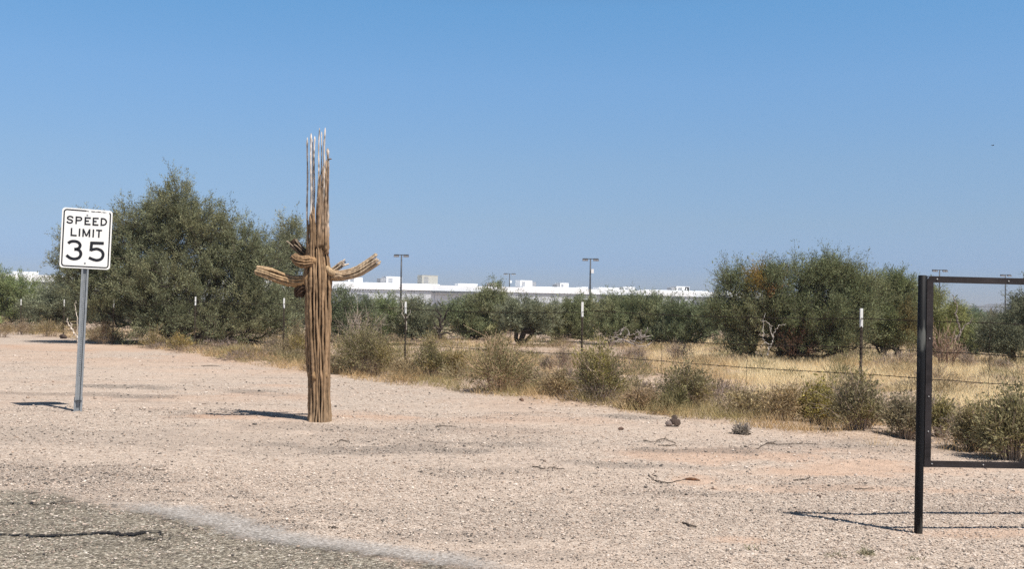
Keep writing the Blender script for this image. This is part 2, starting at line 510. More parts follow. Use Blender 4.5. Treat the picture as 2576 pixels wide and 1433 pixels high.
def worn_mat(name, cols, lo, hi, scale):
    m, n, l, p = new_mat(name)
    co = coords(n, l)
    a = n.new('ShaderNodeAttribute'); a.attribute_name = 'col'
    t = nz(n, l, scale, 5, 0.7, co)
    v = math_(n, l, 'ADD', math_(n, l, 'MULTIPLY', a.outputs['Fac'], 0.75), math_(n, l, 'SUBTRACT', t.outputs['Fac'], 0.5))
    al = ramp(n, l, v, [(lo, 0.0), (hi, 1.0)])
    vo = n.new('ShaderNodeTexVoronoi'); vo.inputs['Scale'].default_value = 80; l.new(co, vo.inputs['Vector'])
    vs = n.new('ShaderNodeSeparateColor'); l.new(vo.outputs['Color'], vs.inputs[0])
    c = ramp(n, l, vs.outputs[0], [(0.0, cols[0]), (0.5, cols[1]), (1.0, cols[2])])
    l.new(c, p.inputs['Base Color']); p.inputs['Roughness'].default_value = 0.9; p.inputs['Specular IOR Level'].default_value = 0.2
    l.new(al, p.inputs['Alpha'])
    bump(n, l, p, t.outputs['Fac'], 0.4, 0.008)
    return m


M_line = worn_mat('worn_line_paint', [(0.24, 0.22, 0.20), (0.42, 0.39, 0.36), (0.60, 0.565, 0.53)], 0.26, 0.92, 60)
ln = strip('road_edge_line', [(150, 1270), (230, 1272), (330, 1280), (450, 1301), (560, 1328), (700, 1356), (850, 1380), (1000, 1402), (1150, 1424), (1300, 1448), (1500, 1485)],
           [14, 28, 42, 54, 62, 62, 58, 56, 56, 58, 60], M_line, 0.018, 0.45, 80)
props(ln, kind='structure')
M_tar = worn_mat('dark_crack', [(0.018, 0.017, 0.017), (0.024, 0.022, 0.022), (0.04, 0.037, 0.035)], 0.26, 0.5, 24)
for nm, pts, w, sd in (('road_crack', [(-200, 1352), (0, 1356), (110, 1361), (220, 1354), (330, 1352), (420, 1351), (480, 1353), (540, 1343)], [7, 8, 8, 7, 9, 10, 12, 10], 90),
                       ('road_crack', [(230, 1370), (330, 1363), (430, 1358), (560, 1354)], [4, 6, 6, 5], 93),
                       ('road_crack', [(470, 1352), (520, 1344), (560, 1337)], [10, 18, 5], 96),
                       ('road_crack', [(-100, 1278), (60, 1279), (160, 1279), (330, 1283)], [3, 4, 3, 3], 99),
                       ('road_crack', [(95, 1247), (170, 1248), (200, 1247)], [3, 5, 3], 101)):
    props(strip(nm, pts, w, M_tar, 0.022, 1.3, sd, 0.012), kind='structure')

# ---- loose gravel stones
def gravel():
    ico = []
    ph = (1 + 5 ** 0.5) / 2
    for a, b in ((-1, ph), (1, ph), (-1, -ph), (1, -ph)): ico += [(a, b, 0), (0, a, b), (b, 0, a)]
    ico = np.array(ico, float); ico /= np.linalg.norm(ico[0])
    tris = []
    for i in range(12):
        for j in range(i + 1, 12):
            for k in range(j + 1, 12):
                if all(abs(np.linalg.norm(ico[x] - ico[y]) - 1.0515) < 0.02 for x, y in ((i, j), (j, k), (i, k))):
                    nrm = np.cross(ico[j] - ico[i], ico[k] - ico[i])
                    tris.append((i, j, k) if nrm.dot(ico[i]) > 0 else (i, k, j))
    tris = np.array(tris)
    Y = np.concatenate([rng.uniform(4.9, 8.5, 98000), rng.uniform(7.5, 13, 48000), rng.uniform(12, 26, 20000)])
    X = (rng.uniform(-1, 1, len(Y))) * (0.58 * Y + 0.7)
    d = Y - fence_y(X)
    size = np.concatenate([np.full(98000, 0.0037), np.full(48000, 0.0050), np.full(20000, 0.0082)]) * np.exp(rng.normal(0, 0.40, len(Y)))
    i = np.clip(np.searchsorted(gx, X), 1, nxg - 1); j = np.clip(np.searchsorted(gy, Y), 1, nyg - 1)
    dk = dark[j, i]; orr = orange[j, i]; pl = pale[j, i]
    keep = (d < -0.6) & (rng.random(len(Y)) < np.where(d > -verge_w(X), 0.4, 1.0)) & (rng.random(len(Y)) < (0.95 - 0.85 * orr + 0.2 * dk) * (1 - 0.6 * pl))
    road_y = np.interp(X, E[:, 0], E[:, 1], left=E[0, 1], right=-5)
    on_road = Y < road_y - 0.05
    keep &= ~(on_road & (rng.random(len(Y)) < 0.55))
    X, Y, size, dk, onr = X[keep], Y[keep], size[keep], dk[keep], on_road[keep]
    N = len(X)
    A = ico[None] * (1 + rng.normal(0, 0.16, (N, 12, 1))) * rng.uniform(0.7, 1.4, (N, 1, 3)) * np.array([1, 1, 0.62])
    th = rng.uniform(0, 6.28, N); cs, sn = np.cos(th)[:, None], np.sin(th)[:, None]
    A = np.stack([A[..., 0] * cs - A[..., 1] * sn, A[..., 0] * sn + A[..., 1] * cs, A[..., 2]], -1) * size[:, None, None]
    A[..., 0] += X[:, None]; A[..., 1] += Y[:, None]
    A[..., 2] += (gz_arr(X, Y) + 0.3 * size + 0.012 * onr)[:, None]
    pal = np.array([(0.53, 0.43, 0.355), (0.59, 0.505, 0.43), (0.66, 0.575, 0.495), (0.40, 0.315, 0.255), (0.25, 0.21, 0.18), (0.13, 0.113, 0.10), (0.46, 0.35, 0.27)])
    pr = np.array([0.31, 0.26, 0.10, 0.14, 0.09, 0.05, 0.05]); pd = np.array([0.06, 0.06, 0.05, 0.10, 0.30, 0.40, 0.03]); po = np.array([0.2, 0.15, 0.1, 0.2, 0.2, 0.13, 0.02])
    u = rng.random(N)
    def pick(pv): return np.searchsorted(np.cumsum(pv), u * 0.999)
    mixd = rng.random(N) < np.clip(dk * 0.9, 0, 1)
    ci = np.where(onr, pick(po), np.where(mixd, pick(pd), pick(pr)))
    col = pal[ci] * rng.uniform(0.8, 1.12, (N, 1))
    T = (tris[None] + (np.arange(N) * 12)[:, None, None]).reshape(-1, 3)
    return MB().add(A.reshape(-1, 3), t=T, c=np.repeat(col, 12, axis=0)).build('gravel', M_stone)


props(gravel(), 'loose pale and dark gravel scattered over the roadside', 'gravel', kind='stuff')


# ------------------------------------------------------------------ foliage helpers
def leaf_cards(mb, P, D, ln, wd, col):
    """diamond leaves at P pointing along D"""
    N = len(P)
    D = D / (np.linalg.norm(D, axis=1, keepdims=True) + 1e-9)
    h = rng.normal(0, 1, (N, 3)); S = np.cross(D, h); S /= np.linalg.norm(S, axis=1, keepdims=True) + 1e-9
    ln = np.broadcast_to(ln, (N,))[:, None]; wd = np.broadcast_to(wd, (N,))[:, None]
    V = np.stack([P, P + D * ln * 0.45 + S * wd * 0.5, P + D * ln, P + D * ln * 0.45 - S * wd * 0.5], 1)
    q = np.arange(N * 4).reshape(N, 4)
    mb.add(V.reshape(-1, 3), q, c=np.repeat(col, 4, axis=0))


def rand_dir(N, up=0.0):
    d = rng.normal(0, 1, (N, 3)); d[:, 2] += up
    return d / (np.linalg.norm(d, axis=1, keepdims=True) + 1e-9)


def tree(name, label, cat, Y, base_px, lobes, leaves=30000, sprigs=700, col=(0.088, 0.098, 0.055), col2=(0.13, 0.125, 0.06), shoot=0.42,
         leaf=(0.075, 0.026), stems=3, bark=(0.055, 0.042, 0.033), depth=0.95, thick=1.0, up=0.75, accents=(), group=None, droop=0.0, clump=0.36):
    s = Y / FPX; hz = 1.18 if Y > 33.5 else 1.0; fz = 0.70 if Y < 33.5 else 0.80; leaf = (leaf[0] * 0.95 * fz, leaf[1] * 0.72 * fz); leaves = int(leaves * 1.35 * (1.95 if Y < 33.5 else 1.5)); thick *= 1.0 if Y < 33.5 else 0.7; lobes = list(lobes) + ([(base_px, 846, 52, 30), (base_px - 25, 838, 40, 30), (base_px + 28, 838, 40, 30)] if 33.5 < Y < 40 and stems > 2 else []); col = tuple(2.6 * hz * q * k for q, k in zip(col, (1, 1, 0.9))); col2 = tuple(2.2 * hz * q for q in col2)  # hz lightens far crowns: the paleness of haze put into leaf colour
    base = at(base_px, 0, Y); base.z = -0.03
    L = []
    for (px, py, rx, ry) in lobes:
        c = at(px, py, Y); a_, b_ = max(0.4 * rx * s, rx * s - (0.42 if Y < 33.5 else 0.26) * shoot), max(0.4 * ry * s, ry * s - (0.50 if Y < 33.5 else 0.30) * shoot)
        L.append((c.x - base.x, rng.uniform(-0.25, 0.25) * rx * s, c.z - (0.16 * shoot * up if Y < 33.5 else 0.22 * shoot), a_, b_))
    L = np.array(L)
    vol = L[:, 3] * L[:, 4]
    pi = rng.choice(len(L), sprigs * 3, p=vol / vol.sum())
    d = rand_dir(len(pi)); r = rng.random(len(pi)) ** 0.42
    P = np.stack([L[pi, 0] + d[:, 0] * r * L[pi, 3], L[pi, 1] + d[:, 1] * r * L[pi, 3] * depth, L[pi, 2] + d[:, 2] * r * L[pi, 4]], -1)
    # uneven density: thin out by a clumping field
    cl = fbm(P[:, 0] * 1.6 + 50, P[:, 2] * 1.6 + P[:, 1] * 1.1 + 20, int(abs(base_px)) + 3, 3)
    ok = (P[:, 2] > 0.12) & (cl > clump + 0.10 * (rng.random(len(P)) - 0.5))
    P, pi, r = P[ok][:sprigs], pi[ok][:sprigs], r[ok][:sprigs]
    cc = L[pi][:, [0, 1, 2]]
    G = (P - cc) / (L[pi, 3][:, None] + 1e-6) * 0.8
    G[:, 2] += up; G += rng.normal(0, 0.42, G.shape)
    G /= np.linalg.norm(G, axis=1, keepdims=True)
    # skeleton: join every sprig to the nearest node lying nearer the base
    nodes = [np.array([0.0, 0.0, 0.0])]; par = [-1]
    for k in range(stems):
        a = rng.uniform(0, 6.28); q = np.array([math.cos(a) * 0.10 * k, math.sin(a) * 0.08 * k, 0.0]); h = rng.uniform(0.25, 0.45) * max(0.6, L[:, 2].max() * 0.5)
        nodes.append(q); par.append(0)
        e = q + np.array([math.cos(a) * h * 0.5, math.sin(a) * h * 0.4, h]); nodes.append((q + e) / 2 + rng.normal(0, 0.03, 3)); par.append(len(nodes) - 2)
        nodes.append(e); par.append(len(nodes) - 2)
    order = np.argsort(np.linalg.norm(P, axis=1)); tip = {}
    for o in order:
        N = np.array(nodes); dd = np.linalg.norm(N - P[o], axis=1) + 0.25 * np.linalg.norm(N, axis=1) + 3.0 * np.maximum(0, N[:, 2] - P[o][2])
        dd[0] += 3
        j = int(np.argmin(dd)); A = N[j]; dist = np.linalg.norm(P[o] - A); k = max(1, int(dist / 0.35))
        for q in range(1, k + 1):
            f = q / k
            nodes.append(A + (P[o] - A) * f + (rng.normal(0, 0.045, 3) if q < k else 0) + np.array([0, 0, -0.10 * dist * math.sin(math.pi * f) * (0.6 - up * 0.4)])); par.append(j); j = len(nodes) - 1
        tip[o] = j
    N = np.array(nodes); par = np.array(par); cnt = np.zeros(len(N)) + 1e-6
    for o in tip: cnt[tip[o]] += 1
    for i in range(len(N) - 1, 0, -1): cnt[par[i]] += cnt[i]
    rad = np.minimum(0.0055 * cnt ** 0.46 * thick, 0.16 * thick)
    root = thing(name, label, cat, base, group)
    wb = MB(); i = np.arange(1, len(N)); bc = np.array(bark) * rng.uniform(0.75, 1.3, (len(i), 1))
    big = rad[i] > 0.02
    wb.segs(N[par[i]][big], N[i][big], np.minimum(rad[par[i]][big], rad[i][big] * 1.35), rad[i][big], 7, bc[big])
    wb.segs(N[par[i]][~big], N[i][~big], np.minimum(rad[par[i]][~big], rad[i][~big] * 1.5), rad[i][~big], 4, bc[~big])
    # shoots and leaves
    per = max(6, leaves // max(1, len(P)))
    SL = shoot * rng.uniform(0.55, 1.35, len(P))
    endp = P + G * SL[:, None]
    wb.segs(P, endp, 0.005, 0.002, 3, np.tile(np.array(bark) * 1.3, (len(P), 1)))
    ns = 3
    side = rand_dir(len(P) * ns, 0.35); t0 = rng.uniform(0.1, 0.8, len(P) * ns); PI = np.repeat(P, ns, 0) + np.repeat(G * SL[:, None], ns, 0) * t0[:, None]
    sl = np.repeat(SL, ns) * rng.uniform(0.35, 0.75, len(PI)); SE = PI + (side * 0.8 + np.repeat(G, ns, 0) * 0.7) * sl[:, None]
    if droop: SE[:, 2] -= droop * sl
    wb.segs(PI, SE, 0.003, 0.0015, 3, np.tile(np.array(bark) * 1.4, (len(PI), 1)))
    ax0 = np.concatenate([P[:, None], PI.reshape(len(P), ns, 3)], 1); ax1 = np.concatenate([endp[:, None], SE.reshape(len(P), ns, 3)], 1)
    k = rng.integers(0, ns + 1, (len(P), per)); idx = np.arange(len(P))[:, None]
    t = rng.random((len(P), per, 1)) ** 0.8
    X = ax0[idx, k] * (1 - t) + ax1[idx, k] * t + rng.normal(0, 0.022 + shoot * 0.045, (len(P), per, 3))
    if droop: X[..., 2] -= droop * 0.25 * rng.random((len(P), per))
    tone = np.exp(rng.normal(0, 0.16, len(P)))[:, None, None]
    yel = sstep(0.45, 0.7, fbm(P[:, 0] * 1.3, P[:, 2] * 1.3 + P[:, 1], int(abs(base_px)) + 40, 2))[:, None, None] * rng.uniform(0.2, 1, (len(P), 1, 1))
    CL = (np.array(col) * (1 - yel) + np.array(col2) * yel) * tone * np.exp(rng.normal(0, 0.2, (len(P), per, 1)))
    for (px, py, rx, ry, ac) in accents:
        c = at(px, py, Y); c = np.array([c.x - base.x, 0, c.z])
        inn = (((P[:, 0] - c[0]) / (rx * s)) ** 2 + ((P[:, 2] - c[2]) / (ry * s)) ** 2 < 1) & (P[:, 1] < 0.9)
        CL[inn] = np.array(ac) * np.exp(rng.normal(0, 0.2, (inn.sum(), per, 1)))
    D = (ax1 - ax0)[idx, k] * 1.2 + rng.normal(0, 0.35, X.shape) * SL[:, None, None]
    fb = MB()
    sz = np.exp(rng.normal(0, 0.25, len(P) * per))
    leaf_cards(fb, X.reshape(-1, 3), D.reshape(-1, 3), leaf[0] * sz, leaf[1] * sz, CL.reshape(-1, 3))
    wb.build('trunk', M_bark, root)
    fb.build('crown', M_leaf, root)
    return root


def shrub(name, label, cat, px, py, w, h, stems=70, leaves=6000, leaf_col=(0.12, 0.125, 0.06), leaf_col2=(0.19, 0.17, 0.07), stem_col=(0.22, 0.18, 0.14), leaf=(0.03, 0.011),
          spread=1.0, upfrac=0.35, group=None, r=0.0035, wiggle=0.05, depth=0.8, twig=3):
    base = gp(px, py); base.z = ground_z(base.x, base.y) - 0.02
    s = base.y / FPX; Wm, Hm = w * s / 2 * 1.12, h * s * 1.04
    leaf_col, leaf_col2, stem_col = (tuple(k * q * h_ for q, h_ in zip(c, (1.06, 1.0, 0.97))) for c, k in ((leaf_col, 1.62), (leaf_col2, 1.5), (stem_col, 1.5)))
    root = thing(name, label, cat, base, group)
    wb, fb = MB(), MB()
    a = rng.uniform(0, 6.28, stems); q = rng.random(stems) ** 0.6
    irr = 0.68 + 0.62 * vnoise(3 * np.cos(a) * 0.9 + px, 3 * np.sin(a) * 0.9 + 7, int(px)); q = q * np.clip(irr, 0, 1.0)
    zr = 0.74 + 0.5 * vnoise(2.6 * np.cos(a) * q + px * 1.3, 2.6 * np.sin(a) * q + 3, int(px) + 9)
    tipx = np.cos(a) * q * Wm * spread; tipy = np.sin(a) * q * Wm * depth
    tipz = Hm * (0.04 + 0.96 * np.sqrt(np.maximum(0, 1 - (q * 0.965) ** 2))) * rng.uniform(0.62, 1.10, stems) * zr
    T = np.stack([tipx, tipy, np.maximum(tipz, 0.12 * Hm)], -1)
    B = np.stack([np.cos(a) * q * Wm * 0.34, np.sin(a) * q * Wm * 0.30, np.full(stems, -0.02)], -1)
    K = 6; pts = []
    out = T - B
    for k in range(K + 1):
        f = k / K
        pk = B + out * f; bend = np.sin(math.pi * f) * 0.16
        pk[:, 2] += bend * Hm * 0.6 * (1 - q * 0.2); pk[:, :2] -= out[:, :2] * bend * 0.8
        pts.append(pk + rng.normal(0, wiggle * Hm * 0.35, pk.shape) * (0.2 + f))
    pts = np.stack(pts, 1)                                      # stems, K+1, 3
    sc_ = np.array(stem_col) * np.exp(rng.normal(0, 0.25, (stems, 1)))
    for k in range(K):
        f = k / K
        wb.segs(pts[:, k], pts[:, k + 1], r * (1.25 - f * 0.9), r * (1.25 - (f + 1 / K) * 0.9), 3, sc_)
    A0, A1 = [pts[:, 3], pts[:, 4], pts[:, 5]], [pts[:, 4], pts[:, 5], pts[:, 6]]
    for g in range(twig):
        k = rng.integers(2, K, stems); f = rng.random((stems, 1))
        st = pts[np.arange(stems), k] * (1 - f) + pts[np.arange(stems), k + 1] * f
        dr = (pts[:, -1] - pts[:, 2]); dr /= np.linalg.norm(dr, axis=1, keepdims=True) + 1e-9
        en = st + (dr * 0.8 + rng.normal(0, 0.5, dr.shape)) * Hm * rng.uniform(0.14, 0.34, (stems, 1))
        wb.segs(st, en, r * 0.6, r * 0.35, 3, sc_ * 1.1); A0.append(st); A1.append(en)
    if leaves:
        A0, A1 = np.concatenate(A0), np.concatenate(A1)
        i = rng.integers(0, len(A0), leaves); f = rng.random((leaves, 1))
        X = A0[i] * (1 - f) + A1[i] * f + rng.normal(0, 0.012 + 0.035 * Hm, (leaves, 3))
        rr_ = np.hypot(X[:, 0] / (Wm + 1e-6), X[:, 1] / (Wm * depth + 1e-6)); ok = (X[:, 2] > upfrac * Hm * rng.uniform(0.2, 1.0, leaves) * (1.05 - rr_)) & (X[:, 2] > 0.01); X = X[ok]; i = i[ok]
        D = (A1 - A0)[i]; D = D / (np.linalg.norm(D, axis=1, keepdims=True) + 1e-9) + rng.normal(0, 0.55, D.shape)
        y = sstep(0.42, 0.68, fbm(X[:, 0] * 3 + px, X[:, 2] * 3 + X[:, 1] * 2, int(px), 3))[:, None]
        cl = (np.array(leaf_col) * (1 - y) + np.array(leaf_col2) * y) * np.exp(rng.normal(0, 0.28, (len(X), 1)))
        sz = np.exp(rng.normal(0, 0.3, len(X)))
        leaf_cards(fb, X, D, leaf[0] * sz, leaf[1] * sz, cl)
    wb.build('stems', M_bark, root)
    if leaves: fb.build('foliage', M_leaf, root)
    return root


# ------------------------------------------------------------------ mesquite trees
OL, OL2 = (0.091, 0.097, 0.062), (0.128, 0.124, 0.067)
GG, GG2 = (0.085, 0.091, 0.066), (0.10, 0.105, 0.06)
tree('mesquite_tree', 'tallest mesquite tree, wide olive crown behind the speed limit sign', 'tree', 31.3, 470,
     [(440, 520, 70, 78), (420, 585, 100, 80), (330, 610, 85, 85), (240, 690, 85, 105), (205, 590, 45, 62), (300, 560, 45, 45), (540, 620, 85, 80), (450, 720, 150, 120), (620, 690, 80, 85), (640, 770, 90, 85),
      (700, 790, 75, 70), (560, 800, 150, 66), (430, 805, 105, 55), (285, 765, 85, 50), (560, 690, 110, 90), (165, 680, 42, 75), (290, 660, 90, 90), (215, 650, 70, 85), (300, 790, 90, 55), (500, 830, 170, 50), (640, 835, 110, 45), (360, 575, 95, 75), (520, 575, 85, 75), (600, 625, 85, 75), (665, 660, 65, 70), (440, 560, 95, 80), (380, 722, 95, 62), (300, 725, 80, 55), (400, 655, 75, 60), (340, 760, 90, 50)],
     leaves=150000, sprigs=3000, col=OL, col2=OL2, shoot=0.48, leaf=(0.085, 0.03), stems=5, clump=0.18)
tree('mesquite_tree', 'slim mesquite whose sparse top shows beside the cactus, behind the wide tree', 'tree', 37, 735,
     [(725, 590, 34, 42), (738, 650, 42, 60), (700, 660, 40, 50), (740, 740, 60, 70), (690, 740, 60, 60)], leaves=26000, sprigs=520, col=GG, col2=OL2, shoot=0.5, leaf=(0.09, 0.03))
tree('palo_verde_tree', 'fresh green rounded tree at the picture edge before the pale wall', 'tree', 47, 30,
     [(40, 750, 70, 55), (-30, 745, 60, 60), (80, 780, 50, 50), (10, 790, 90, 40)], leaves=26000, sprigs=480, col=(0.085, 0.105, 0.05), col2=(0.11, 0.122, 0.06), shoot=0.6, leaf=(0.12, 0.035), up=1.1)
tree('mesquite_tree', 'grey-green mesquite between the fresh green tree and the sign post', 'tree', 42, 165,
     [(150, 750, 48, 55), (190, 770, 60, 55), (120, 785, 60, 38), (210, 720, 30, 30)], leaves=26000, sprigs=480, col=GG, col2=OL, shoot=0.5, leaf=(0.10, 0.034))
tree('mesquite_tree', 'dark mesquite just behind the cactus trunk, under its bent pale arm', 'tree', 34.5, 880,
     [(850, 775, 42, 42), (880, 800, 55, 48), (840, 815, 50, 40), (925, 800, 40, 50)], leaves=26000, sprigs=440, col=(0.068, 0.078, 0.05), col2=OL, shoot=0.38, leaf=(0.075, 0.027))
tree('mesquite_tree', 'low green mesquite left of the fence post nearest the cactus', 'tree', 37.5, 985,
     [(970, 795, 45, 48), (945, 810, 50, 40), (1000, 800, 40, 40)], leaves=20000, sprigs=360, col=(0.085, 0.10, 0.055), col2=OL2, shoot=0.36, leaf=(0.08, 0.028))
tree('mesquite_tree', 'small mesquite directly behind the fence post nearest the cactus', 'tree', 36.5, 1055,
     [(1035, 790, 42, 45), (1060, 805, 35, 38), (1025, 820, 40, 30)], leaves=16000, sprigs=300, col=GG, col2=OL2, shoot=0.36, leaf=(0.08, 0.028))
tree('mesquite_tree', 'broad mesquite with one dark tuft rising above the white roof edge', 'tree', 39, 1215,
     [(1160, 795, 48, 42), (1215, 775, 45, 42), (1248, 722, 17, 20), (1246, 755, 28, 30), (1265, 790, 45, 48), (1185, 825, 55, 34)], leaves=34000, sprigs=620, col=(0.082, 0.095, 0.058), col2=OL2, shoot=0.38, leaf=(0.085, 0.028))
tree('mesquite_tree', 'mesquite standing clear on a single dark trunk in the dry grass', 'tree', 34.5, 1327,
     [(1318, 785, 48, 38), (1355, 795, 50, 40), (1285, 800, 40, 36), (1335, 820, 50, 24)], leaves=24000, sprigs=460, col=GG, col2=OL2, shoot=0.34, leaf=(0.075, 0.026), stems=2, thick=1.9)
tree('mesquite_tree', 'mesquite directly behind the white-topped post below the tall light pole', 'tree', 38, 1425,
     [(1425, 790, 45, 42), (1460, 775, 40, 35), (1400, 815, 45, 34), (1480, 805, 45, 42)], leaves=24000, sprigs=430, col=(0.09, 0.098, 0.058), col2=OL2, shoot=0.36, leaf=(0.08, 0.028))
tree('mesquite_tree', 'wide mesquite with a dead grey tangle at its foot', 'tree', 36, 1590,
     [(1550, 790, 60, 45), (1610, 785, 60, 45), (1570, 825, 75, 38), (1665, 800, 45, 50), (1640, 830, 50, 40)], leaves=40000, sprigs=720, col=(0.08, 0.09, 0.053), col2=OL2, shoot=0.4, leaf=(0.08, 0.028))
tree('mesquite_tree', 'dark low mesquite filling the gap before the large rounded tree', 'tree', 35, 1720,
     [(1700, 800, 40, 50), (1745, 805, 50, 48), (1790, 800, 45, 50), (1680, 840, 45, 30)], leaves=28000, sprigs=500, col=(0.07, 0.082, 0.05), col2=OL, shoot=0.38, leaf=(0.08, 0.028))
tree('mesquite_tree', 'large rounded mesquite carrying one rust-orange clump, beyond the wire fence', 'tree', 25.6, 1990,
     [(1860, 725, 50, 55), (1935, 712, 62, 52), (2035, 704, 68, 56), (2110, 704, 52, 54), (1830, 790, 60, 60), (1920, 800, 110, 85), (2050, 790, 120, 90), (2140, 780, 60, 80), (1890, 875, 85, 40), (2020, 870, 120, 45), (2130, 860, 70, 40), (1985, 702, 68, 52), (2155, 732, 58, 58), (1855, 718, 52, 48), (2080, 694, 68, 48)],
     leaves=80000, sprigs=1900, col=(0.088, 0.098, 0.056), col2=OL2, shoot=0.44, leaf=(0.068, 0.024), stems=6, up=1.0, clump=0.375,
     accents=((1900, 725, 26, 30, (0.36, 0.25, 0.06)), (1926, 748, 18, 16, (0.34, 0.19, 0.07)), (1990, 885, 22, 40, (0.19, 0.105, 0.07))))
tree('mesquite_tree', 'mesquite with yellow-brown tufts just left of the black steel frame', 'tree', 29, 2235,
     [(2200, 745, 45, 50), (2260, 745, 40, 58), (2180, 800, 55, 55), (2250, 810, 55, 60), (2230, 855, 70, 30), (2290, 730, 25, 35)], leaves=44000, sprigs=820, col=(0.092, 0.104, 0.055), col2=OL2, shoot=0.4, leaf=(0.075, 0.026),
     accents=((2262, 825, 14, 40, (0.25, 0.205, 0.09)),))
tree('palo_verde_tree', 'feathery yellow-green drooping tree seen inside the steel frame corner', 'tree', 30, 2360,
     [(2350, 745, 42, 42), (2385, 750, 32, 45), (2345, 800, 40, 55), (2395, 790, 22, 35)], leaves=26000, sprigs=420, col=(0.12, 0.125, 0.058), col2=(0.16, 0.15, 0.06), shoot=0.45, leaf=(0.10, 0.02), droop=0.8, up=0.3)
tree('mesquite_tree', 'low green bush-like mesquite in the middle of the steel frame opening', 'tree', 30.5, 2445,
     [(2425, 860, 45, 34), (2465, 850, 40, 40), (2440, 835, 40, 28)], leaves=22000, sprigs=380, col=(0.085, 0.10, 0.055), col2=OL2, shoot=0.32, leaf=(0.07, 0.025))
tree('mesquite_tree', 'tall ragged mesquite cut by the picture edge inside the steel frame', 'tree', 26, 2580,
     [(2590, 735, 32, 45), (2560, 760, 22, 28), (2600, 800, 60, 50), (2540, 850, 60, 48), (2600, 870, 70, 60), (2510, 860, 40, 40)], leaves=42000, sprigs=820, col=GG, col2=OL2, shoot=0.36, leaf=(0.07, 0.025))
tree('mesquite_tree', 'small bluish distant bush before the far security fence', 'tree', 80, 2440,
     [(2435, 800, 28, 18), (2460, 806, 20, 12), (2415, 808, 18, 10)], leaves=9000, sprigs=170, col=(0.075, 0.092, 0.07), col2=OL, shoot=0.6, leaf=(0.16, 0.06))

# ------------------------------------------------------------------ shrubs along the wire fence
SH = dict(leaf_col=(0.148, 0.14, 0.072), leaf_col2=(0.21, 0.185, 0.085))
GB = dict(leaf_col=(0.16, 0.14, 0.10), leaf_col2=(0.20, 0.17, 0.10), stem_col=(0.25, 0.205, 0.17))
YO = dict(leaf_col=(0.195, 0.165, 0.07), leaf_col2=(0.25, 0.20, 0.07))
g1 = 'shrubs along the wire fence'
shrub('desert_shrub', 'olive-grey shrub half hidden by the left side of the cactus trunk', 'shrub', 748, 912, 90, 80, 70, 6000, leaf_col=(0.16, 0.14, 0.08), leaf_col2=(0.22, 0.19, 0.075), group=g1)
shrub('creosote_bush', 'broad rounded olive bush beside the right of the cactus trunk', 'shrub', 920, 945, 178, 112, 150, 17000, **SH, group=g1)
shrub('creosote_bush', 'dark olive bush at the foot of the fence post nearest the cactus', 'shrub', 1085, 955, 95, 92, 80, 8000, **SH, group=g1)
shrub('desert_shrub', 'thin straw-green shrub between the dark olive bush and the grey fan-shaped bush', 'shrub', 1150, 955, 90, 80, 60, 4200, leaf_col=(0.20, 0.17, 0.08), leaf_col2=(0.25, 0.21, 0.09), group=g1)
shrub('desert_shrub', 'grey-brown fan-shaped bush with bare lower stems in mid fence span', 'shrub', 1262, 988, 180, 118, 170, 9500, leaf_col=(0.155, 0.145, 0.075), leaf_col2=(0.20, 0.175, 0.085), stem_col=(0.31, 0.23, 0.16), upfrac=0.55, group=g1)
shrub('dry_bush', 'low grey dead tangle against the fan-shaped bush', 'shrub', 1335, 982, 70, 48, 80, 1200, **GB, group=g1)
shrub('creosote_bush', 'dense bush at the fence post under the tall light pole, grey foot', 'shrub', 1508, 1015, 140, 128, 150, 11000, leaf_col=(0.135, 0.13, 0.068), leaf_col2=(0.215, 0.20, 0.075), stem_col=(0.27, 0.22, 0.18), group=g1)
shrub('desert_shrub', 'open olive-grey bush behind the dark rock heap', 'shrub', 1725, 1030, 140, 112, 100, 6500, leaf_col=(0.15, 0.14, 0.075), leaf_col2=(0.21, 0.18, 0.085), group=g1)
shrub('desert_shrub', 'small dark green bush directly above the dark rock heap', 'shrub', 1700, 1036, 60, 58, 45, 3400, leaf_col=(0.105, 0.105, 0.05), leaf_col2=(0.15, 0.14, 0.06), group=g1)
shrub('desert_shrub', 'scrubby straw-coloured bush between the rock heap and the white-topped post', 'shrub', 1880, 1050, 150, 70, 80, 3800, leaf_col=(0.225, 0.195, 0.115), leaf_col2=(0.27, 0.23, 0.125), group=g1)
shrub('creosote_bush', 'yellow-green bush left of the white-topped post nearest the frame', 'shrub', 2062, 1066, 110, 98, 95, 8000, leaf_col=(0.18, 0.165, 0.06), leaf_col2=(0.25, 0.22, 0.07), group=g1)
shrub('desert_shrub', 'grey-olive bush around the foot of the white-topped post nearest the frame', 'shrub', 2160, 1088, 150, 122, 140, 8500, leaf_col=(0.155, 0.145, 0.085), leaf_col2=(0.20, 0.18, 0.08), stem_col=(0.26, 0.21, 0.17), group=g1)
shrub('desert_shrub', 'brown-grey bush just left of the black frame post', 'shrub', 2278, 1102, 100, 100, 90, 5200, leaf_col=(0.165, 0.152, 0.098), leaf_col2=(0.20, 0.18, 0.09), group=g1)
shrub('desert_shrub', 'thin green-grey shrub seen just inside the frame beside its post', 'shrub', 2365, 1100, 70, 100, 55, 3600, leaf_col=(0.17, 0.165, 0.08), leaf_col2=(0.22, 0.20, 0.09), group=g1)
shrub('creosote_bush', 'grey-green bush inside the frame, left of the leafy one', 'shrub', 2455, 1135, 120, 110, 110, 8500, leaf_col=(0.175, 0.16, 0.095), leaf_col2=(0.225, 0.20, 0.10), group=g1)
shrub('creosote_bush', 'large leafy green bush cut by the picture edge inside the frame', 'shrub', 2545, 1158, 160, 155, 150, 15000, leaf_col=(0.168, 0.16, 0.085), leaf_col2=(0.245, 0.22, 0.09), group=g1)
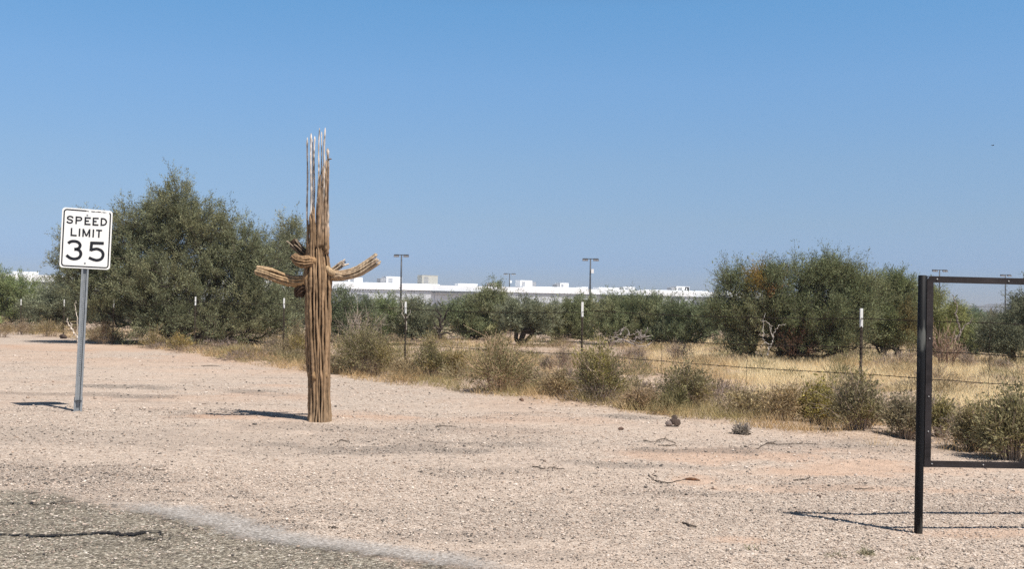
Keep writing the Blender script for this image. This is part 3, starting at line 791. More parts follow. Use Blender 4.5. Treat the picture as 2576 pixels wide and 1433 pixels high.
ST = dict(leaf_col=(0.22, 0.185, 0.11), leaf_col2=(0.27, 0.215, 0.115), stem_col=(0.27, 0.215, 0.15))
shrub('dry_bush', 'low dusty brush between the broad rounded bush and the nearest fence post', 'bush', 1015, 952, 76, 44, 70, 2600, **ST, group=g1)
shrub('dry_bush', 'low straw-grey brush between the fan-shaped bush and the grey-footed dense bush', 'bush', 1405, 1003, 110, 62, 90, 3600, **ST, group=g1)
shrub('dry_bush', 'low rusty brush just right of the dense grey-footed bush', 'bush', 1612, 1030, 100, 56, 80, 3000, leaf_col=(0.225, 0.175, 0.11), leaf_col2=(0.26, 0.21, 0.12), stem_col=(0.26, 0.205, 0.15), group=g1)
shrub('dry_bush', 'straggly straw brush just left of the yellow-green bush', 'bush', 1975, 1064, 120, 84, 90, 3800, **ST, group=g1)
g2 = 'low bushes at the gravel edge'
shrub('rabbitbrush', 'mustard-yellow low bush just left of a fence post under the big tree', 'shrub', 448, 884, 62, 42, 60, 3400, **YO, group=g2)
shrub('rabbitbrush', 'dull olive low bush beside the mustard-yellow one under the big tree', 'shrub', 385, 876, 72, 42, 60, 3400, leaf_col=(0.18, 0.155, 0.075), leaf_col2=(0.22, 0.18, 0.07), group=g2)
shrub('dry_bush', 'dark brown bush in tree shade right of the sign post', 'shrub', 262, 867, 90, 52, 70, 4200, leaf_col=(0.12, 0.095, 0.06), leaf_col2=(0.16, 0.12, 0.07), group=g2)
shrub('rabbitbrush', 'golden-brown bush behind the second white-topped post from the left', 'shrub', 122, 848, 84, 44, 70, 4200, leaf_col=(0.19, 0.16, 0.085), leaf_col2=(0.225, 0.185, 0.085), group=g2)
shrub('dry_bush', 'pinkish brown bush around the leftmost white-topped post', 'shrub', 55, 843, 80, 36, 60, 3400, leaf_col=(0.195, 0.16, 0.105), leaf_col2=(0.23, 0.19, 0.105), group=g2)
shrub('dry_bush', 'rust-brown bush at the left picture edge beneath the fresh green tree', 'shrub', 5, 850, 70, 40, 60, 3400, leaf_col=(0.20, 0.16, 0.09), leaf_col2=(0.23, 0.185, 0.095), group=g2)
shrub('dry_bush', 'grey twiggy bush between the pale grass tuft and the cactus', 'shrub', 690, 895, 80, 46, 70, 2600, **GB, group=g2)
g3 = 'dead grey bushes in the dry grass'
for (lab, px, py, w, h) in (
        ('small purple-grey dead bush right of the post under the tall light pole', 1598, 912, 52, 40),
        ('wider purple-grey dead bush in the grass left of the large rounded tree', 1705, 908, 80, 42),
        ('grey dead thicket in the grass left of the black frame post', 2262, 930, 120, 48),
        ('grey dead bush at the foot of the large rounded mesquite', 2120, 912, 80, 34),
        ('small grey dead bush inside the frame, right of the bare twiggy shrub', 2432, 936, 46, 46),
        ('brownish sprig in the grass left of the post under the tall light pole', 1418, 930, 44, 52),
        ('low grey bush in the grass before the single-trunk mesquite', 1375, 940, 34, 40),
        ('dead grey bush at the frame opening near the picture edge', 2520, 944, 60, 34)):
    shrub('dead_bush', lab, 'bush', px, py, w, h, 90, 900, **GB, group=g3, twig=4)
shrub('bare_shrub', 'bare brown twiggy shrub standing in grass inside the frame', 'shrub', 2378, 934, 95, 92, 34, 0, stem_col=(0.17, 0.125, 0.095), r=0.009, twig=7)
shrub('dead_shrub', 'pale pinkish dead stems fanning out behind the broad olive bush', 'shrub', 905, 868, 135, 84, 36, 0, stem_col=(0.27, 0.232, 0.205), r=0.0048, twig=6, spread=1.1)
shrub('ashy_plant', 'little ash-grey woody clump on the gravel edge', 'plant', 1866, 1091, 42, 25, 60, 900, leaf_col=(0.165, 0.15, 0.128), leaf_col2=(0.20, 0.185, 0.16), stem_col=(0.17, 0.155, 0.138), upfrac=0.1)

g4 = 'green weeds sprouting in the gravel'
for (lab, px, py, w, h) in (
        ('leftmost small green weed tuft in the near gravel', 1893, 1379, 24, 6),
        ('flat green weed left of the tallest weed sprig', 2100, 1401, 52, 10),
        ('tallest thin weed sprig in the near gravel', 2178, 1396, 34, 24),
        ('green weed nearest the frame post, low in the picture', 2300, 1410, 44, 9)):
    shrub('weed', lab, 'weed', px, py, w, h, 34, 230, leaf_col=(0.19, 0.185, 0.125), leaf_col2=(0.26, 0.24, 0.15), stem_col=(0.26, 0.24, 0.17), leaf=(0.018, 0.005), r=0.0015, upfrac=0.05)


# ------------------------------------------------------------------ dry grass and low scrub
def grass():
    N = 660000
    Y = np.concatenate([rng.uniform(6, 44, N // 2), rng.uniform(6, 26, N // 2)])
    X = rng.uniform(-0.8, 1, N) * (0.70 * Y + 0.8)
    d = Y - fence_y(X); vw = verge_w(X)
    pn = fbm(X * 0.42, Y * 0.36, 61); pm = fbm(X * 1.7, Y * 1.3, 67); pk = fbm(X * 0.9, Y * 0.55, 63)
    verge = (d > -vw + 0.2 + 1.5 * (pm - 0.5) + 1.0 * (pk - 0.5)) & (d < 0.2)
    field = d >= 0.2
    rightness = sstep(-0.5, 4.0, X - 0.10 * Y + 1)
    dens = np.where(verge, 0.9 * sstep(0.34, 0.62, pm * 0.6 + pk * 0.4), np.where(field, 0.85 * sstep(0.44, 0.60, pn * 0.5 + pm * 0.3 + pk * 0.2 + 0.06 * rightness), 0))
    keep = rng.random(N) < dens
    X, Y, d, pn, pm, pk, rightness = X[keep], Y[keep], d[keep], pn[keep], pm[keep], pk[keep], rightness[keep][:, None]
    verge = d < 0.2
    N = len(X)
    H = np.where(verge, rng.uniform(0.04, 0.20, N) * (0.5 + pm), rng.uniform(0.05, 0.23, N) * (0.4 + 1.1 * pm) * (0.75 + 0.4 * rightness[:, 0]))
    wd = 0.003 + 0.00030 * Y
    yel = np.array((0.72, 0.56, 0.31)); org = np.array((0.52, 0.37, 0.205)); grn = np.array((0.26, 0.24, 0.11)); pal = np.array((0.92, 0.80, 0.53)); gry = np.array((0.48, 0.375, 0.28))
    f = sstep(0.40, 0.60, pk)[:, None]
    c = (org * 0.55 + gry * 0.45) * (1 - f) + yel * f
    c = c * (1 - rightness * 0.75) + (yel * (1 - f) + pal * f) * rightness * 0.75
    gsel = sstep(0.46, 0.58, fbm(X * 0.8, Y * 0.8, 91))[:, None]
    cv = (org * 0.7 + yel * 0.3) * (1 - gsel) + (grn * 0.65 + yel * 0.35) * gsel
    c = np.where(verge[:, None], cv, c) * np.exp(rng.normal(0, 0.24, (N, 1)))
    th = rng.uniform(0, 6.28, N)
    B = np.stack([X, Y, gz_arr(X, Y) - 0.01], -1)
    lean = np.stack([np.cos(th), np.sin(th), np.zeros(N)], -1) * (H * rng.uniform(0.2, 1.2, N))[:, None]
    S = np.stack([np.cos(th * 3), np.sin(th * 3), np.zeros(N)], -1) * (wd / 2)[:, None]
    Tp = B + lean; Tp[:, 2] += H
    V = np.stack([B - S, B + S, Tp], 1)
    return MB().add(V.reshape(-1, 3), t=np.arange(N * 3).reshape(N, 3), c=np.repeat(c, 3, axis=0)).build('dry_grass', M_grass)


props(grass(), 'pale yellow and rusty dry grass beyond and below the wire fence', 'grass', kind='stuff')


def scrub():
    n = 1200
    Y = np.concatenate([rng.uniform(14, 62, 600), rng.uniform(8, 36, 600)]); X = rng.uniform(-0.85, 1, n) * 0.62 * Y
    d = Y - fence_y(X); k = np.where(np.arange(n) < 600, d > -verge_w(X) + 0.5, (d > -verge_w(X) + 0.7) & (d < 1.2)); X, Y, d = X[k], Y[k], d[k]
    fb = MB()
    for x, y in zip(X, Y):
        w = rng.uniform(0.2, 0.7); h = rng.uniform(0.10, 0.36); m = int(rng.uniform(240, 460))
        a = rand_dir(m); a[:, 2] = np.abs(a[:, 2])
        P = np.stack([x + a[:, 0] * w * rng.random(m) ** 0.5, y + a[:, 1] * w * rng.random(m) ** 0.5, a[:, 2] * h * rng.random(m) ** 0.5], -1)
        c0 = np.array(random.choice([(0.29, 0.22, 0.165), (0.25, 0.20, 0.17), (0.32, 0.25, 0.14), (0.28, 0.24, 0.125), (0.31, 0.26, 0.155), (0.24, 0.215, 0.11)])) * 1.15
        D = P - np.array([x, y, -0.1]); D += rng.normal(0, 0.15, D.shape)
        leaf_cards(fb, P, D, 0.12 * rng.uniform(0.6, 1.3, m), 0.006 + y * 0.00022, c0 * np.exp(rng.normal(0, 0.25, (m, 1))))
    return fb.build('low_scrub', M_grass)


props(scrub(), 'low brown and purple-grey scrub scattered through the dry grass', 'scrub', kind='stuff')


def far_scrub():
    """desert brush running to the horizon beyond the trees"""
    fb = MB(); n = 1500
    Y = 55 + rng.random(n) ** 1.6 * 900; X = rng.uniform(-1, 1, n) * 0.56 * Y
    for x, y in zip(X, Y):
        if y > 200 and abs((x + 110) * 0.56 - (y - 225) * 0.83) < 40 and x < 110: continue
        w = rng.uniform(0.8, 2.2); h = rng.uniform(0.5, 1.25); m = 70
        a = rand_dir(m); a[:, 2] = np.abs(a[:, 2])
        P = np.stack([x + a[:, 0] * w, y + a[:, 1] * w, a[:, 2] * h * rng.random(m) ** 0.4], -1)
        c0 = np.array(random.choice([(0.09, 0.10, 0.065), (0.11, 0.11, 0.07), (0.15, 0.13, 0.09), (0.08, 0.092, 0.06)]))
        leaf_cards(fb, P, rand_dir(m, 0.6), 0.45 * w * 0.8, 0.16 * w * 0.8, c0 * np.exp(rng.normal(0, 0.25, (m, 1))))
    return fb.build('far_scrub', M_leaf)


props(far_scrub(), 'distant desert brush reaching to the horizon', 'brush', kind='stuff')


def tuft(name, label, cat, px, py, w, h, n, col, col2):
    base = gp(px, py); base.z = ground_z(base.x, base.y) - 0.01
    s = base.y / FPX; Wm = w * s / 2; Hm = h * s
    a = rng.uniform(0, 6.28, n); q = np.sqrt(rng.random(n))
    B = np.stack([np.cos(a) * q * Wm, np.sin(a) * q * Wm * 0.8, np.zeros(n)], -1)
    H = Hm * rng.uniform(0.5, 1.1, n) * (1 - 0.4 * q)
    T = B + np.stack([np.cos(a) * H * 0.3 * q, np.sin(a) * H * 0.3 * q, H], -1) + rng.normal(0, 0.05, (n, 3))
    S = np.stack([np.sin(a * 7), np.cos(a * 7), np.zeros(n)], -1) * (0.004 + 0.0003 * base.y)
    u = rng.random((n, 1)); c = np.array(col) * (1 - u) + np.array(col2) * u
    o = MB().add(np.stack([B - S, B + S, T], 1).reshape(-1, 3), t=np.arange(n * 3).reshape(n, 3), c=np.repeat(c, 3, axis=0)).build(name, M_grass, loc=base)
    return props(o, label, cat)


tuft('grass_tuft', 'pale straw grass tuft at the gravel edge below the big tree', 'grass tuft', 612, 898, 95, 32, 1500, (0.62, 0.52, 0.30), (0.50, 0.38, 0.18))


# ------------------------------------------------------------------ dead branches
def limb(mb, P, r0, r1, col, k=6, wob=0.0):
    """a crooked branch through points"""
    P = [Vector(p) for p in P]; Q = []
    for i in range(len(P) - 1):
        for j in range(4):
            Q.append(P[i].lerp(P[i + 1], j / 4) + Vector(rng.normal(0, wob, 3)))
    Q.append(P[-1]); n = len(Q)
    mb.tube(Q, np.linspace(r0, r1, n), k, np.array(col) * rng.uniform(0.85, 1.15, (n, 1)))


def branch_thing(name, label, cat, px, py, Y, paths, col, group=None, wob=0.012):
    base = gp(px, py) if Y is None else at(px, py, Y)
    if Y is None: base.z = ground_z(base.x, base.y) - 0.01
    Yb = base.y
    mb = MB()
    for pts, r0, r1 in paths:
        Q = []
        for k, q in enumerate(pts):
            dy = q[2] if len(q) > 2 else 0
            Q.append(at(q[0], q[1], Yb + dy) - base)
        limb(mb, Q, r0, r1, col, 6, wob)
    o = mb.build(name, M_wood, loc=base)
    return props(o, label, cat, group)


branch_thing('dead_branch', 'twisted bleached white branch leaning beside the sign post', 'branch', 195, 853, 29.6,
             [([(197, 869), (195, 850), (187, 839), (178, 826), (172, 816), (168, 807), (170, 801)], 0.026, 0.012), ([(178, 826), (179, 818), (178, 812)], 0.014, 0.007),
              ([(187, 839), (183, 846), (182, 856)], 0.014, 0.008), ([(195, 850), (194, 800), (190, 776), (188, 768), (191, 757)], 0.012, 0.006)], (0.60, 0.53, 0.45))
branch_thing('dead_branch', 'pale forked dead branch standing before the large rounded mesquite', 'branch', 1931, 894, 24.2,
             [([(1931, 894), (1935, 876), (1943, 862), (1946, 844), (1952, 828), (1962, 820), (1976, 816)], 0.017, 0.006), ([(1944, 848), (1938, 832), (1936, 822)], 0.014, 0.008),
              ([(1937, 872), (1926, 862), (1918, 852)], 0.014, 0.006), ([(1926, 862), (1918, 868), (1912, 880)], 0.007, 0.004), ([(1920, 850), (1920, 812), (1919, 800), (1925, 788)], 0.011, 0.006),
              ([(1920, 812), (1912, 806)], 0.008, 0.004), ([(1930, 812), (1944, 822), (1938, 835)], 0.01, 0.006), ([(1930, 812), (1920, 808)], 0.01, 0.005)], (0.40, 0.365, 0.325))
tp = []
for k in range(26):
    x0, y0 = rng.uniform(1535, 1625), rng.uniform(838, 866); a = rng.uniform(-1.6, 1.6)
    q = [(x0, y0, rng.uniform(-.6, .6))]
    for j in range(3):
        a += rng.normal(0, 0.5); q.append((q[-1][0] + math.cos(a) * 12, min(876, q[-1][1] - abs(math.sin(a)) * 5 + rng.normal(0, 3)), q[-1][2] + rng.normal(0, .15)))
    tp.append((q, 0.017, 0.007))
tp.append(([tp[0][0][0], (1608, 874), (1628, 872), (1640, 862)], 0.035, 0.015))
branch_thing('fallen_branches', 'bleached grey tangle of fallen branches under the wide mesquite', 'branches', 1582, 878, 32.4, tp, (0.34, 0.30, 0.275))
branch_thing('dead_snag', 'charred dark forked snag between two mesquites behind the grass', 'snag', 1110, 842, 36,
             [([(1108, 852), (1103, 838), (1110, 824), (1106, 808), (1110, 796), (1100, 784), (1095, 776)], 0.075, 0.015), ([(1110, 812), (1120, 800), (1122, 788), (1130, 774)], 0.045, 0.012), ([(1104, 830), (1094, 822), (1090, 808)], 0.04, 0.012), ([(1106, 806), (1100, 798), (1090, 792)], 0.03, 0.01),
              ([(1108, 842), (1122, 838), (1134, 841), (1146, 836)], 0.04, 0.012), ([(1110, 822), (1118, 818), (1126, 808)], 0.025, 0.008)], (0.05, 0.04, 0.035))
branch_thing('dead_branch', 'thin pale Y-shaped bare branches behind the fence post nearest the cactus', 'branch', 1020, 815, 35,
             [([(1024, 830), (1020, 805), (1012, 790), (1014, 770), (1008, 755)], 0.022, 0.008), ([(1020, 805), (1030, 792), (1034, 780)], 0.015, 0.006), ([(1013, 782), (1019, 764), (1018, 750)], 0.012, 0.005)], (0.42, 0.38, 0.33))
branch_thing('dead_branch', 'curving bare grey limbs beside the drooping tree inside the frame', 'branch', 2412, 850, 28,
             [([(2412, 856), (2416, 830), (2408, 805), (2404, 790), (2408, 772), (2400, 752), (2396, 742)], 0.03, 0.009), ([(2414, 838), (2426, 822), (2440, 812), (2448, 800)], 0.02, 0.008), ([(2390, 870), (2398, 855), (2412, 846), (2416, 838)], 0.02, 0.012),
              ([(2398, 855), (2388, 848), (2380, 850)], 0.012, 0.006), ([(2405, 850), (2400, 838), (2406, 828)], 0.012, 0.006)], (0.28, 0.24, 0.21))
branch_thing('dead_branch', 'dark leaning dead limb poking up toward the far plain inside the frame', 'branch', 2513, 835, 28,
             [([(2512, 840), (2510, 815), (2504, 802), (2500, 796)], 0.03, 0.012), ([(2526, 838), (2528, 820), (2534, 806)], 0.016, 0.006), ([(2512, 836), (2524, 828)], 0.014, 0.006)], (0.10, 0.08, 0.07))
branch_thing('dead_branch', 'grey broken stick lying in the verge left of the dark rock heap', 'branch', 1612, 1012, None,
             [([(1610, 1012), (1628, 1002), (1640, 996), (1652, 982)], 0.013, 0.008)], (0.13, 0.105, 0.085))
g5 = 'dry twigs lying on the gravel'
tw = (0.13, 0.105, 0.085)
for lab, pts, r in (
        ('curved dark twig lying on gravel beside the brown bark chip', [(1632, 1196), (1645, 1208), (1662, 1215), (1690, 1214), (1712, 1208), (1728, 1204)], 0.0055),
        ('long arched twig on the gravel below the dark rock heap', [(1618, 1110), (1650, 1112), (1672, 1106), (1690, 1113), (1700, 1118)], 0.006),
        ('straight dark twig at the dark gravel streak below the rock heap', [(1655, 1124), (1680, 1125), (1702, 1126)], 0.008),
        ('hooked twig sticking up from the gravel below the ash-grey clump', [(1872, 1126), (1890, 1133), (1904, 1134), (1908, 1122), (1918, 1119), (1926, 1121)], 0.007),
        ('long thin twig right of the hooked twig', [(1930, 1121), (1975, 1120), (2010, 1119), (2050, 1118)], 0.005),
        ('short brown twig in the open gravel right of the cactus foot', [(1095, 1075), (1125, 1074), (1150, 1076)], 0.006),
        ('tiny bent twig on the gravel straight below the cactus', [(848, 1111), (860, 1107), (872, 1109), (880, 1113)], 0.006),
        ('forked twig on sand left of the frame post', [(1998, 1211), (2020, 1210), (2036, 1206), (2050, 1205)], 0.006),
        ('thin straight twig on sand closer to the frame post', [(2152, 1232), (2175, 1234), (2200, 1233)], 0.005),
        ('small twig standing up near the bottom middle of the gravel', [(826, 1329), (842, 1331), (850, 1330)], 0.006),
        ('short dark stick at the near gravel left of the rusty soil patch', [(1718, 1318), (1735, 1326), (1752, 1328)], 0.009),
        ('thin twig on pale sand up from the cactus shadow', [(505, 922), (530, 921), (556, 922)], 0.012),
        ('straight twig in the gravel under the speed limit sign', [(385, 1185), (400, 1186), (416, 1186)], 0.006),
        ('wavy twig in mid gravel left of the dark streak', [(1340, 1182), (1365, 1185), (1390, 1184), (1420, 1187)], 0.006)):
    base = gp(*pts[len(pts) // 2]); base.z = ground_z(base.x, base.y)
    mb = MB(); Q = []
    for q in pts:
        w = gp(*q); Q.append(Vector((w.x - base.x, w.y - base.y, 0.006 + 0.004 * rng.random())))
    if lab.startswith('hooked'): Q[3].z = 0.07; Q[4].z = 0.08; Q[5].z = 0.06; Q[3].y = Q[2].y; Q[4].y = Q[2].y; Q[5].y = Q[2].y
    limb(mb, Q, r, r * 0.6, tw, 5, 0.004)
    if len(pts) > 3:
        d = (Q[2] - Q[1]); limb(mb, [Q[2], Q[2] + Vector((d.x * 0.5, d.y + 0.06, 0.01))], r * 0.7, r * 0.3, tw, 4, 0.002)
    props(mb.build('twig', M_wood, loc=base), lab, 'twig', g5)


# ------------------------------------------------------------------ rocks and bark
def rock(name, label, cat, px, py, w, h, col, seed, group=None, lift=0.0, dy=0.0):
    base = gp(px, py); base.y += dy; base.z = ground_z(base.x, base.y)
    s = base.y / FPX; rx, rz = w * s / 2, h * s / 2
    r2 = np.random.default_rng(seed); mb = MB()
    nu, nv = 18, 11; V = []
    offs = r2.normal(0, 1, (7, 3)); offs /= np.linalg.norm(offs, axis=1, keepdims=True); cut = r2.uniform(0.45, 0.85, 7)
    for i in range(nv):
        for j in range(nu):
            th, ph = math.pi * i / (nv - 1), 2 * math.pi * j / nu
            d = np.array([math.sin(th) * math.cos(ph), math.sin(th) * math.sin(ph), math.cos(th)]); rr = 1.0
            for o, c in zip(offs, cut):
                dt = d.dot(o)
                if dt > 1e-3: rr = min(rr, c / dt)
            rr *= 1 + r2.normal(0, 0.025)
            V.append((d[0] * rr * rx, d[1] * rr * rx * 0.8, d[2] * rr * rz + rz * 0.8 + lift))
    q = [(i * nu + j, (i + 1) * nu + j, (i + 1) * nu + (j + 1) % nu, i * nu + (j + 1) % nu) for i in range(nv - 1) for j in range(nu)]
    mb.add(V, q, c=np.array(col) * r2.uniform(0.8, 1.2, (len(V), 1)))
    return props(mb.build(name, M_stone, loc=base), label, cat, group)


s_ = gp(1697, 1074).y / FPX
rock('rock', 'largest dark brown rock of the little heap on the gravel edge', 'rock', 1698, 1074, 31, 26, (0.085, 0.06, 0.048), 4)
rock('rock', 'small dark stone perched on top of the rock heap', 'rock', 1696, 1074, 16, 17, (0.09, 0.065, 0.05), 5, lift=14 * s_)
rock('rock', 'grey flat rock leaning at the left of the dark heap', 'rock', 1684, 1074, 22, 17, (0.24, 0.19, 0.165), 6)
rock('rock', 'lone tan stone on open gravel left of the rock heap', 'rock', 1561, 1083, 17, 9, (0.17, 0.11, 0.085), 7)
rock('rock', 'pale fist-sized stone lying on the near road by the dark crack', 'rock', 394, 1388, 17, 9, (0.55, 0.46, 0.37), 8)
rock('rock', 'little dark pointed stone on sand left of the frame post', 'rock', 2060, 1252, 12, 9, (0.12, 0.085, 0.07), 9)
rock('rock', 'brown clod at the gravel edge below the fan-shaped bush', 'rock', 1312, 1013, 13, 10, (0.16, 0.10, 0.07), 10)
rock('rock', 'dark clod at the foot of the second white-topped post from the left', 'rock', 160, 853, 22, 13, (0.07, 0.05, 0.042), 12)
b = gp(1742, 1207); b.z = ground_z(b.x, b.y)
mb = MB(); mb.tube([(-0.055, 0.02, 0.006), (-0.02, 0.006, 0.011), (0.02, -0.01, 0.010), (0.055, -0.03, 0.006)], [0.006, 0.013, 0.012, 0.004], 6, (0.20, 0.105, 0.06), flat=0.7)
props(mb.build('bark_chip', M_wood, loc=b), 'rusty brown bark chip lying on the sand', 'bark chip')


# ------------------------------------------------------------------ dead saguaro cactus
def saguaro():
    base = gp(803, 1061); base.z = 0.0; Y = base.y; s = Y / FPX
    root = thing('dead_saguaro', 'dead brown saguaro cactus skeleton with broken arms and bare ribs on top', 'cactus', base)
    BR, DK, GR = np.array((0.285, 0.188, 0.11)), np.array((0.045, 0.03, 0.02)), np.array((0.70, 0.64, 0.58))

    def loc(px, py, dy=0.0): return at(px, py, Y + dy) - base
    # axis of the trunk: (photo y, photo x centre, half width)
    prof = [(1061, 803.5, 28.5), (1030, 803.5, 27.5), (990, 803, 27), (950, 803, 27.5), (935, 801, 28), (900, 800, 29), (850, 799.5, 30.5), (800, 799.5, 31.5), (750, 799.5, 32), (715, 800, 33.5), (690, 799, 34), (665, 798, 29.5), (640, 797.5, 27), (600, 797, 26.5), (550, 797, 26.5), (480, 797.5, 26.5), (400, 798, 26), (320, 799, 25.5)]
    zz = np.array([loc(x, y).z for y, x, w in prof]); xx = np.array([loc(x, y).x for y, x, w in prof]); ww = np.array([w * s for y, x, w in prof])
    zz[0] = -0.05

    def axis_at(z): return np.interp(z, zz, xx), np.interp(z, zz, ww)
    NR = 23
    ztop = loc(797, 572).z
    body = MB()
    # dark inner core
    zs = np.linspace(-0.05, ztop - 0.16, 40)
    cx, cw = axis_at(zs)
    body.tube([(x, 0, z) for x, z in zip(cx, zs)], cw * 0.80, 20, DK * 0.8 + BR * 0.12)
    angs = []
    for k in range(NR):
        th0 = 2 * math.pi * (k + 0.5) / NR + rng.normal(0, 0.05)
        angs.append(th0)
        zt = ztop + rng.uniform(-0.30, 0.22)
        zs = np.arange(-0.05, zt, 0.028); n = len(zs)
        cx, cw = axis_at(zs)
        ph = rng.uniform(0, 6, 4)
        th = th0 + 0.045 * np.sin(zs * 2.1 + ph[0]) + 0.035 * np.sin(zs * 5.3 + ph[1]) + 0.03 * np.sin(zs * 13 + ph[2])
        rr = cw * (0.91 + 0.05 * np.sin(zs * 3.1 + ph[3]) + 0.02 * np.sin(zs * 11 + ph[0]) + rng.normal(0, 0.014, n))
        rad = 0.0142 * rng.uniform(0.75, 1.25) * (cw / 0.13) * (1 + 0.22 * np.sin(zs * 4.7 + ph[1]) + 0.1 * np.sin(zs * 17 + ph[0]) + rng.normal(0, 0.06, n))
        rad[-3:] *= np.array([0.9, 0.7, 0.35]); rad = rad * (1 + 0.28 * sstep(0.10, 0.0, zs) * rng.uniform(0.2, 1.3)); rr = rr * (1 + 0.06 * sstep(0.12, 0.0, zs) * rng.uniform(0, 1.5))
        # ribs swell and run together at the low scar
        sc1 = np.exp(-((zs - loc(800, 944).z - rng.normal(0, 0.03)) / rng.uniform(0.03, 0.08)) ** 2)
        rad = rad * (1 + rng.uniform(0, 0.4) * sc1)
        sc2 = np.exp(-((zs - loc(800, 700).z) / 0.14) ** 2)
        rad = rad * (1 + 0.25 * sc2)
        c = BR[None] * (1 + 0.22 * np.sin(zs * 6 + ph[2]) + rng.normal(0, 0.10, n))[:, None]
        f = sstep(0.0, 0.16, ztop + 0.05 - zs)[:, None]
        low = sstep(0.5, 0.0, zs)[:, None]
        c = c * (1 - 0.35 * low) + np.array((0.36, 0.27, 0.18)) * 0.35 * low
        body.tube([(x + math.sin(t) * r, -math.cos(t) * r, z) for x, t, r, z in zip(cx, th, rr, zs)], np.maximum(rad, 0.004), 8, c, flat=1.35)
    # healed scar lumps
    for (px, py, r) in ((795, 946, 0.050), (822, 943, 0.045)):
        q = loc(px, py); dx = (q.x - axis_at(q.z)[0]); rr = axis_at(q.z)[1] * 0.98
        yy = -math.sqrt(max(0.001, rr * rr - dx * dx))
        pts = [(q.x, yy + 0.01, q.z - r), (q.x + 0.004, yy - 0.008, q.z - r * 0.4), (q.x - 0.004, yy - 0.012, q.z + r * 0.3), (q.x, yy + 0.004, q.z + r)]
        body.tube(pts, [r * 0.25, r * 0.5, r * 0.46, r * 0.2], 8, np.array((0.31, 0.20, 0.105)))
    body.build('trunk', M_wood, root, smooth=True)
    # bare ribs that stand above the rotten top
    #        (x bottom, y bottom, x top, y top, radius, grey share, y offset)
    ribs = [(772.5, 640, 773.5, 346, .0115, .75, -.02), (783, 630, 782, 335, .0125, .85, -.07), (789, 628, 791, 343, .0115, .8, .05), (786, 632, 786.5, 350, .008, .7, .08),
            (797, 620, 803.5, 322, .0095, .7, -.09), (806, 622, 809.5, 331, .009, .8, .09), (812, 625, 817.5, 321, .0125, .85, -.08), (815, 630, 814, 352, .009, .7, .06),
            (823.5, 640, 825, 373, .0155, .45, -.03), (820, 640, 820.5, 402, .013, .1, -.06), (803, 620, 800, 486, .014, 0, -.1), (794, 622, 790, 520, .014, 0, -.1), (782, 630, 781, 540, .014, 0, -.09), (809, 622, 807, 470, .012, .1, -.1),
            (806, 622, 806, 440, .013, .1, -.105), (811, 622, 812, 418, .012, .15, -.1), (819, 632, 819, 432, .012, .1, -.09), (802, 622, 802, 462, .013, .05, -.11), (813, 622, 810, 468, .013, 0, .1), (822, 640, 822, 470, .012, 0, .04),
            (776, 640, 775, 566, .013, 0, -.05), (816, 630, 815, 455, .012, .1, -.085), (800, 622, 797, 505, .012, .05, .1), (787, 624, 786, 528, .012, .05, -.1)]
    for (x0, y0, x1, y1, r, g, dy) in ribs:
        A, B = loc(x0, y0, dy), loc(x1, y1, dy * 0.9); n = max(8, int((B - A).length / 0.035))
        ph = rng.uniform(0, 6, 2)
        P = [A.lerp(B, i / (n - 1)) + Vector((0.0032 * math.sin(i * 0.35 + ph[0]), 0.004 * math.sin(i * 0.5 + ph[1]), 0)) for i in range(n)]
        f = np.linspace(0, 1, n)[:, None]
        u = sstep(0.08, 0.34, f) * g
        if g > 0.5: u = np.maximum(u, 0.55 * sstep(0.0, 0.3, f))
        c = (BR * (1 - u) + GR * u) * (1 + rng.normal(0, 0.16, (n, 1)))
        spots = rng.random((n, 1)) < 0.16
        c = np.where(spots, c * 0.45, c)
        rad = (1.08 if g > 0.5 else 1.25) * r * (1.12 - 0.4 * f[:, 0]) * (1 + rng.normal(0, 0.12, n)); rad[-1] *= 0.35
        mb = MB().tube(P, rad, 6, c, flat=0.8)
        if abs(y1 - 373) < 1:
            q = loc(826, 402, dy); mb.tube([q, q + Vector((0.02, 0, 0.01)), q + Vector((0.04, -0.005, 0.006))], [0.008, 0.009, 0.003], 5, (0.22, 0.15, 0.10))
            q = loc(825, 420, dy); mb.tube([q + Vector((0.008, 0, 0)), q + Vector((0.004, -0.01, -0.25)), q + Vector((0.0, -0.006, -0.6))], [0.006, 0.013, 0.008], 5, (0.15, 0.095, 0.06))
        mb.build('rib', M_wood, root, smooth=True)

    def arm(pts, rads, nr, rr, col, col_tip, splay=0.0, core=0.72, smooth=True, rag=0.06):
        """a bundle of woody ribs around a dark core; pts in photo units plus depth offset"""
        P = [loc(*q) for q in pts]; Q, RD = [], []
        for i in range(len(P) - 1):
            p0, p1, p2, p3 = P[max(0, i - 1)], P[i], P[i + 1], P[min(len(P) - 1, i + 2)]
            for j in range(7):
                t = j / 7
                Q.append(0.5 * ((2 * p1) + (p2 - p0) * t + (2 * p0 - 5 * p1 + 4 * p2 - p3) * t * t + (3 * p1 - p0 - 3 * p2 + p3) * t ** 3)); RD.append(rads[i] + (rads[i + 1] - rads[i]) * t)
        Q.append(P[-1]); RD.append(rads[-1])
        Q = np.array([tuple(q) for q in Q]); RD = np.array(RD); n = len(Q)
        tg = np.gradient(Q, axis=0); tg /= np.linalg.norm(tg, axis=1, keepdims=True)
        u = np.cross(tg, np.array([0, 0, 1.0])); bad = np.linalg.norm(u, axis=1) < 0.2; u[bad] = np.array([1.0, 0, 0]); u /= np.linalg.norm(u, axis=1, keepdims=True); v = np.cross(u, tg)
        mb = MB()
        cut = max(2, int(n * 0.90))
        mb.tube(Q[:cut], RD[:cut] * core, 10, DK)
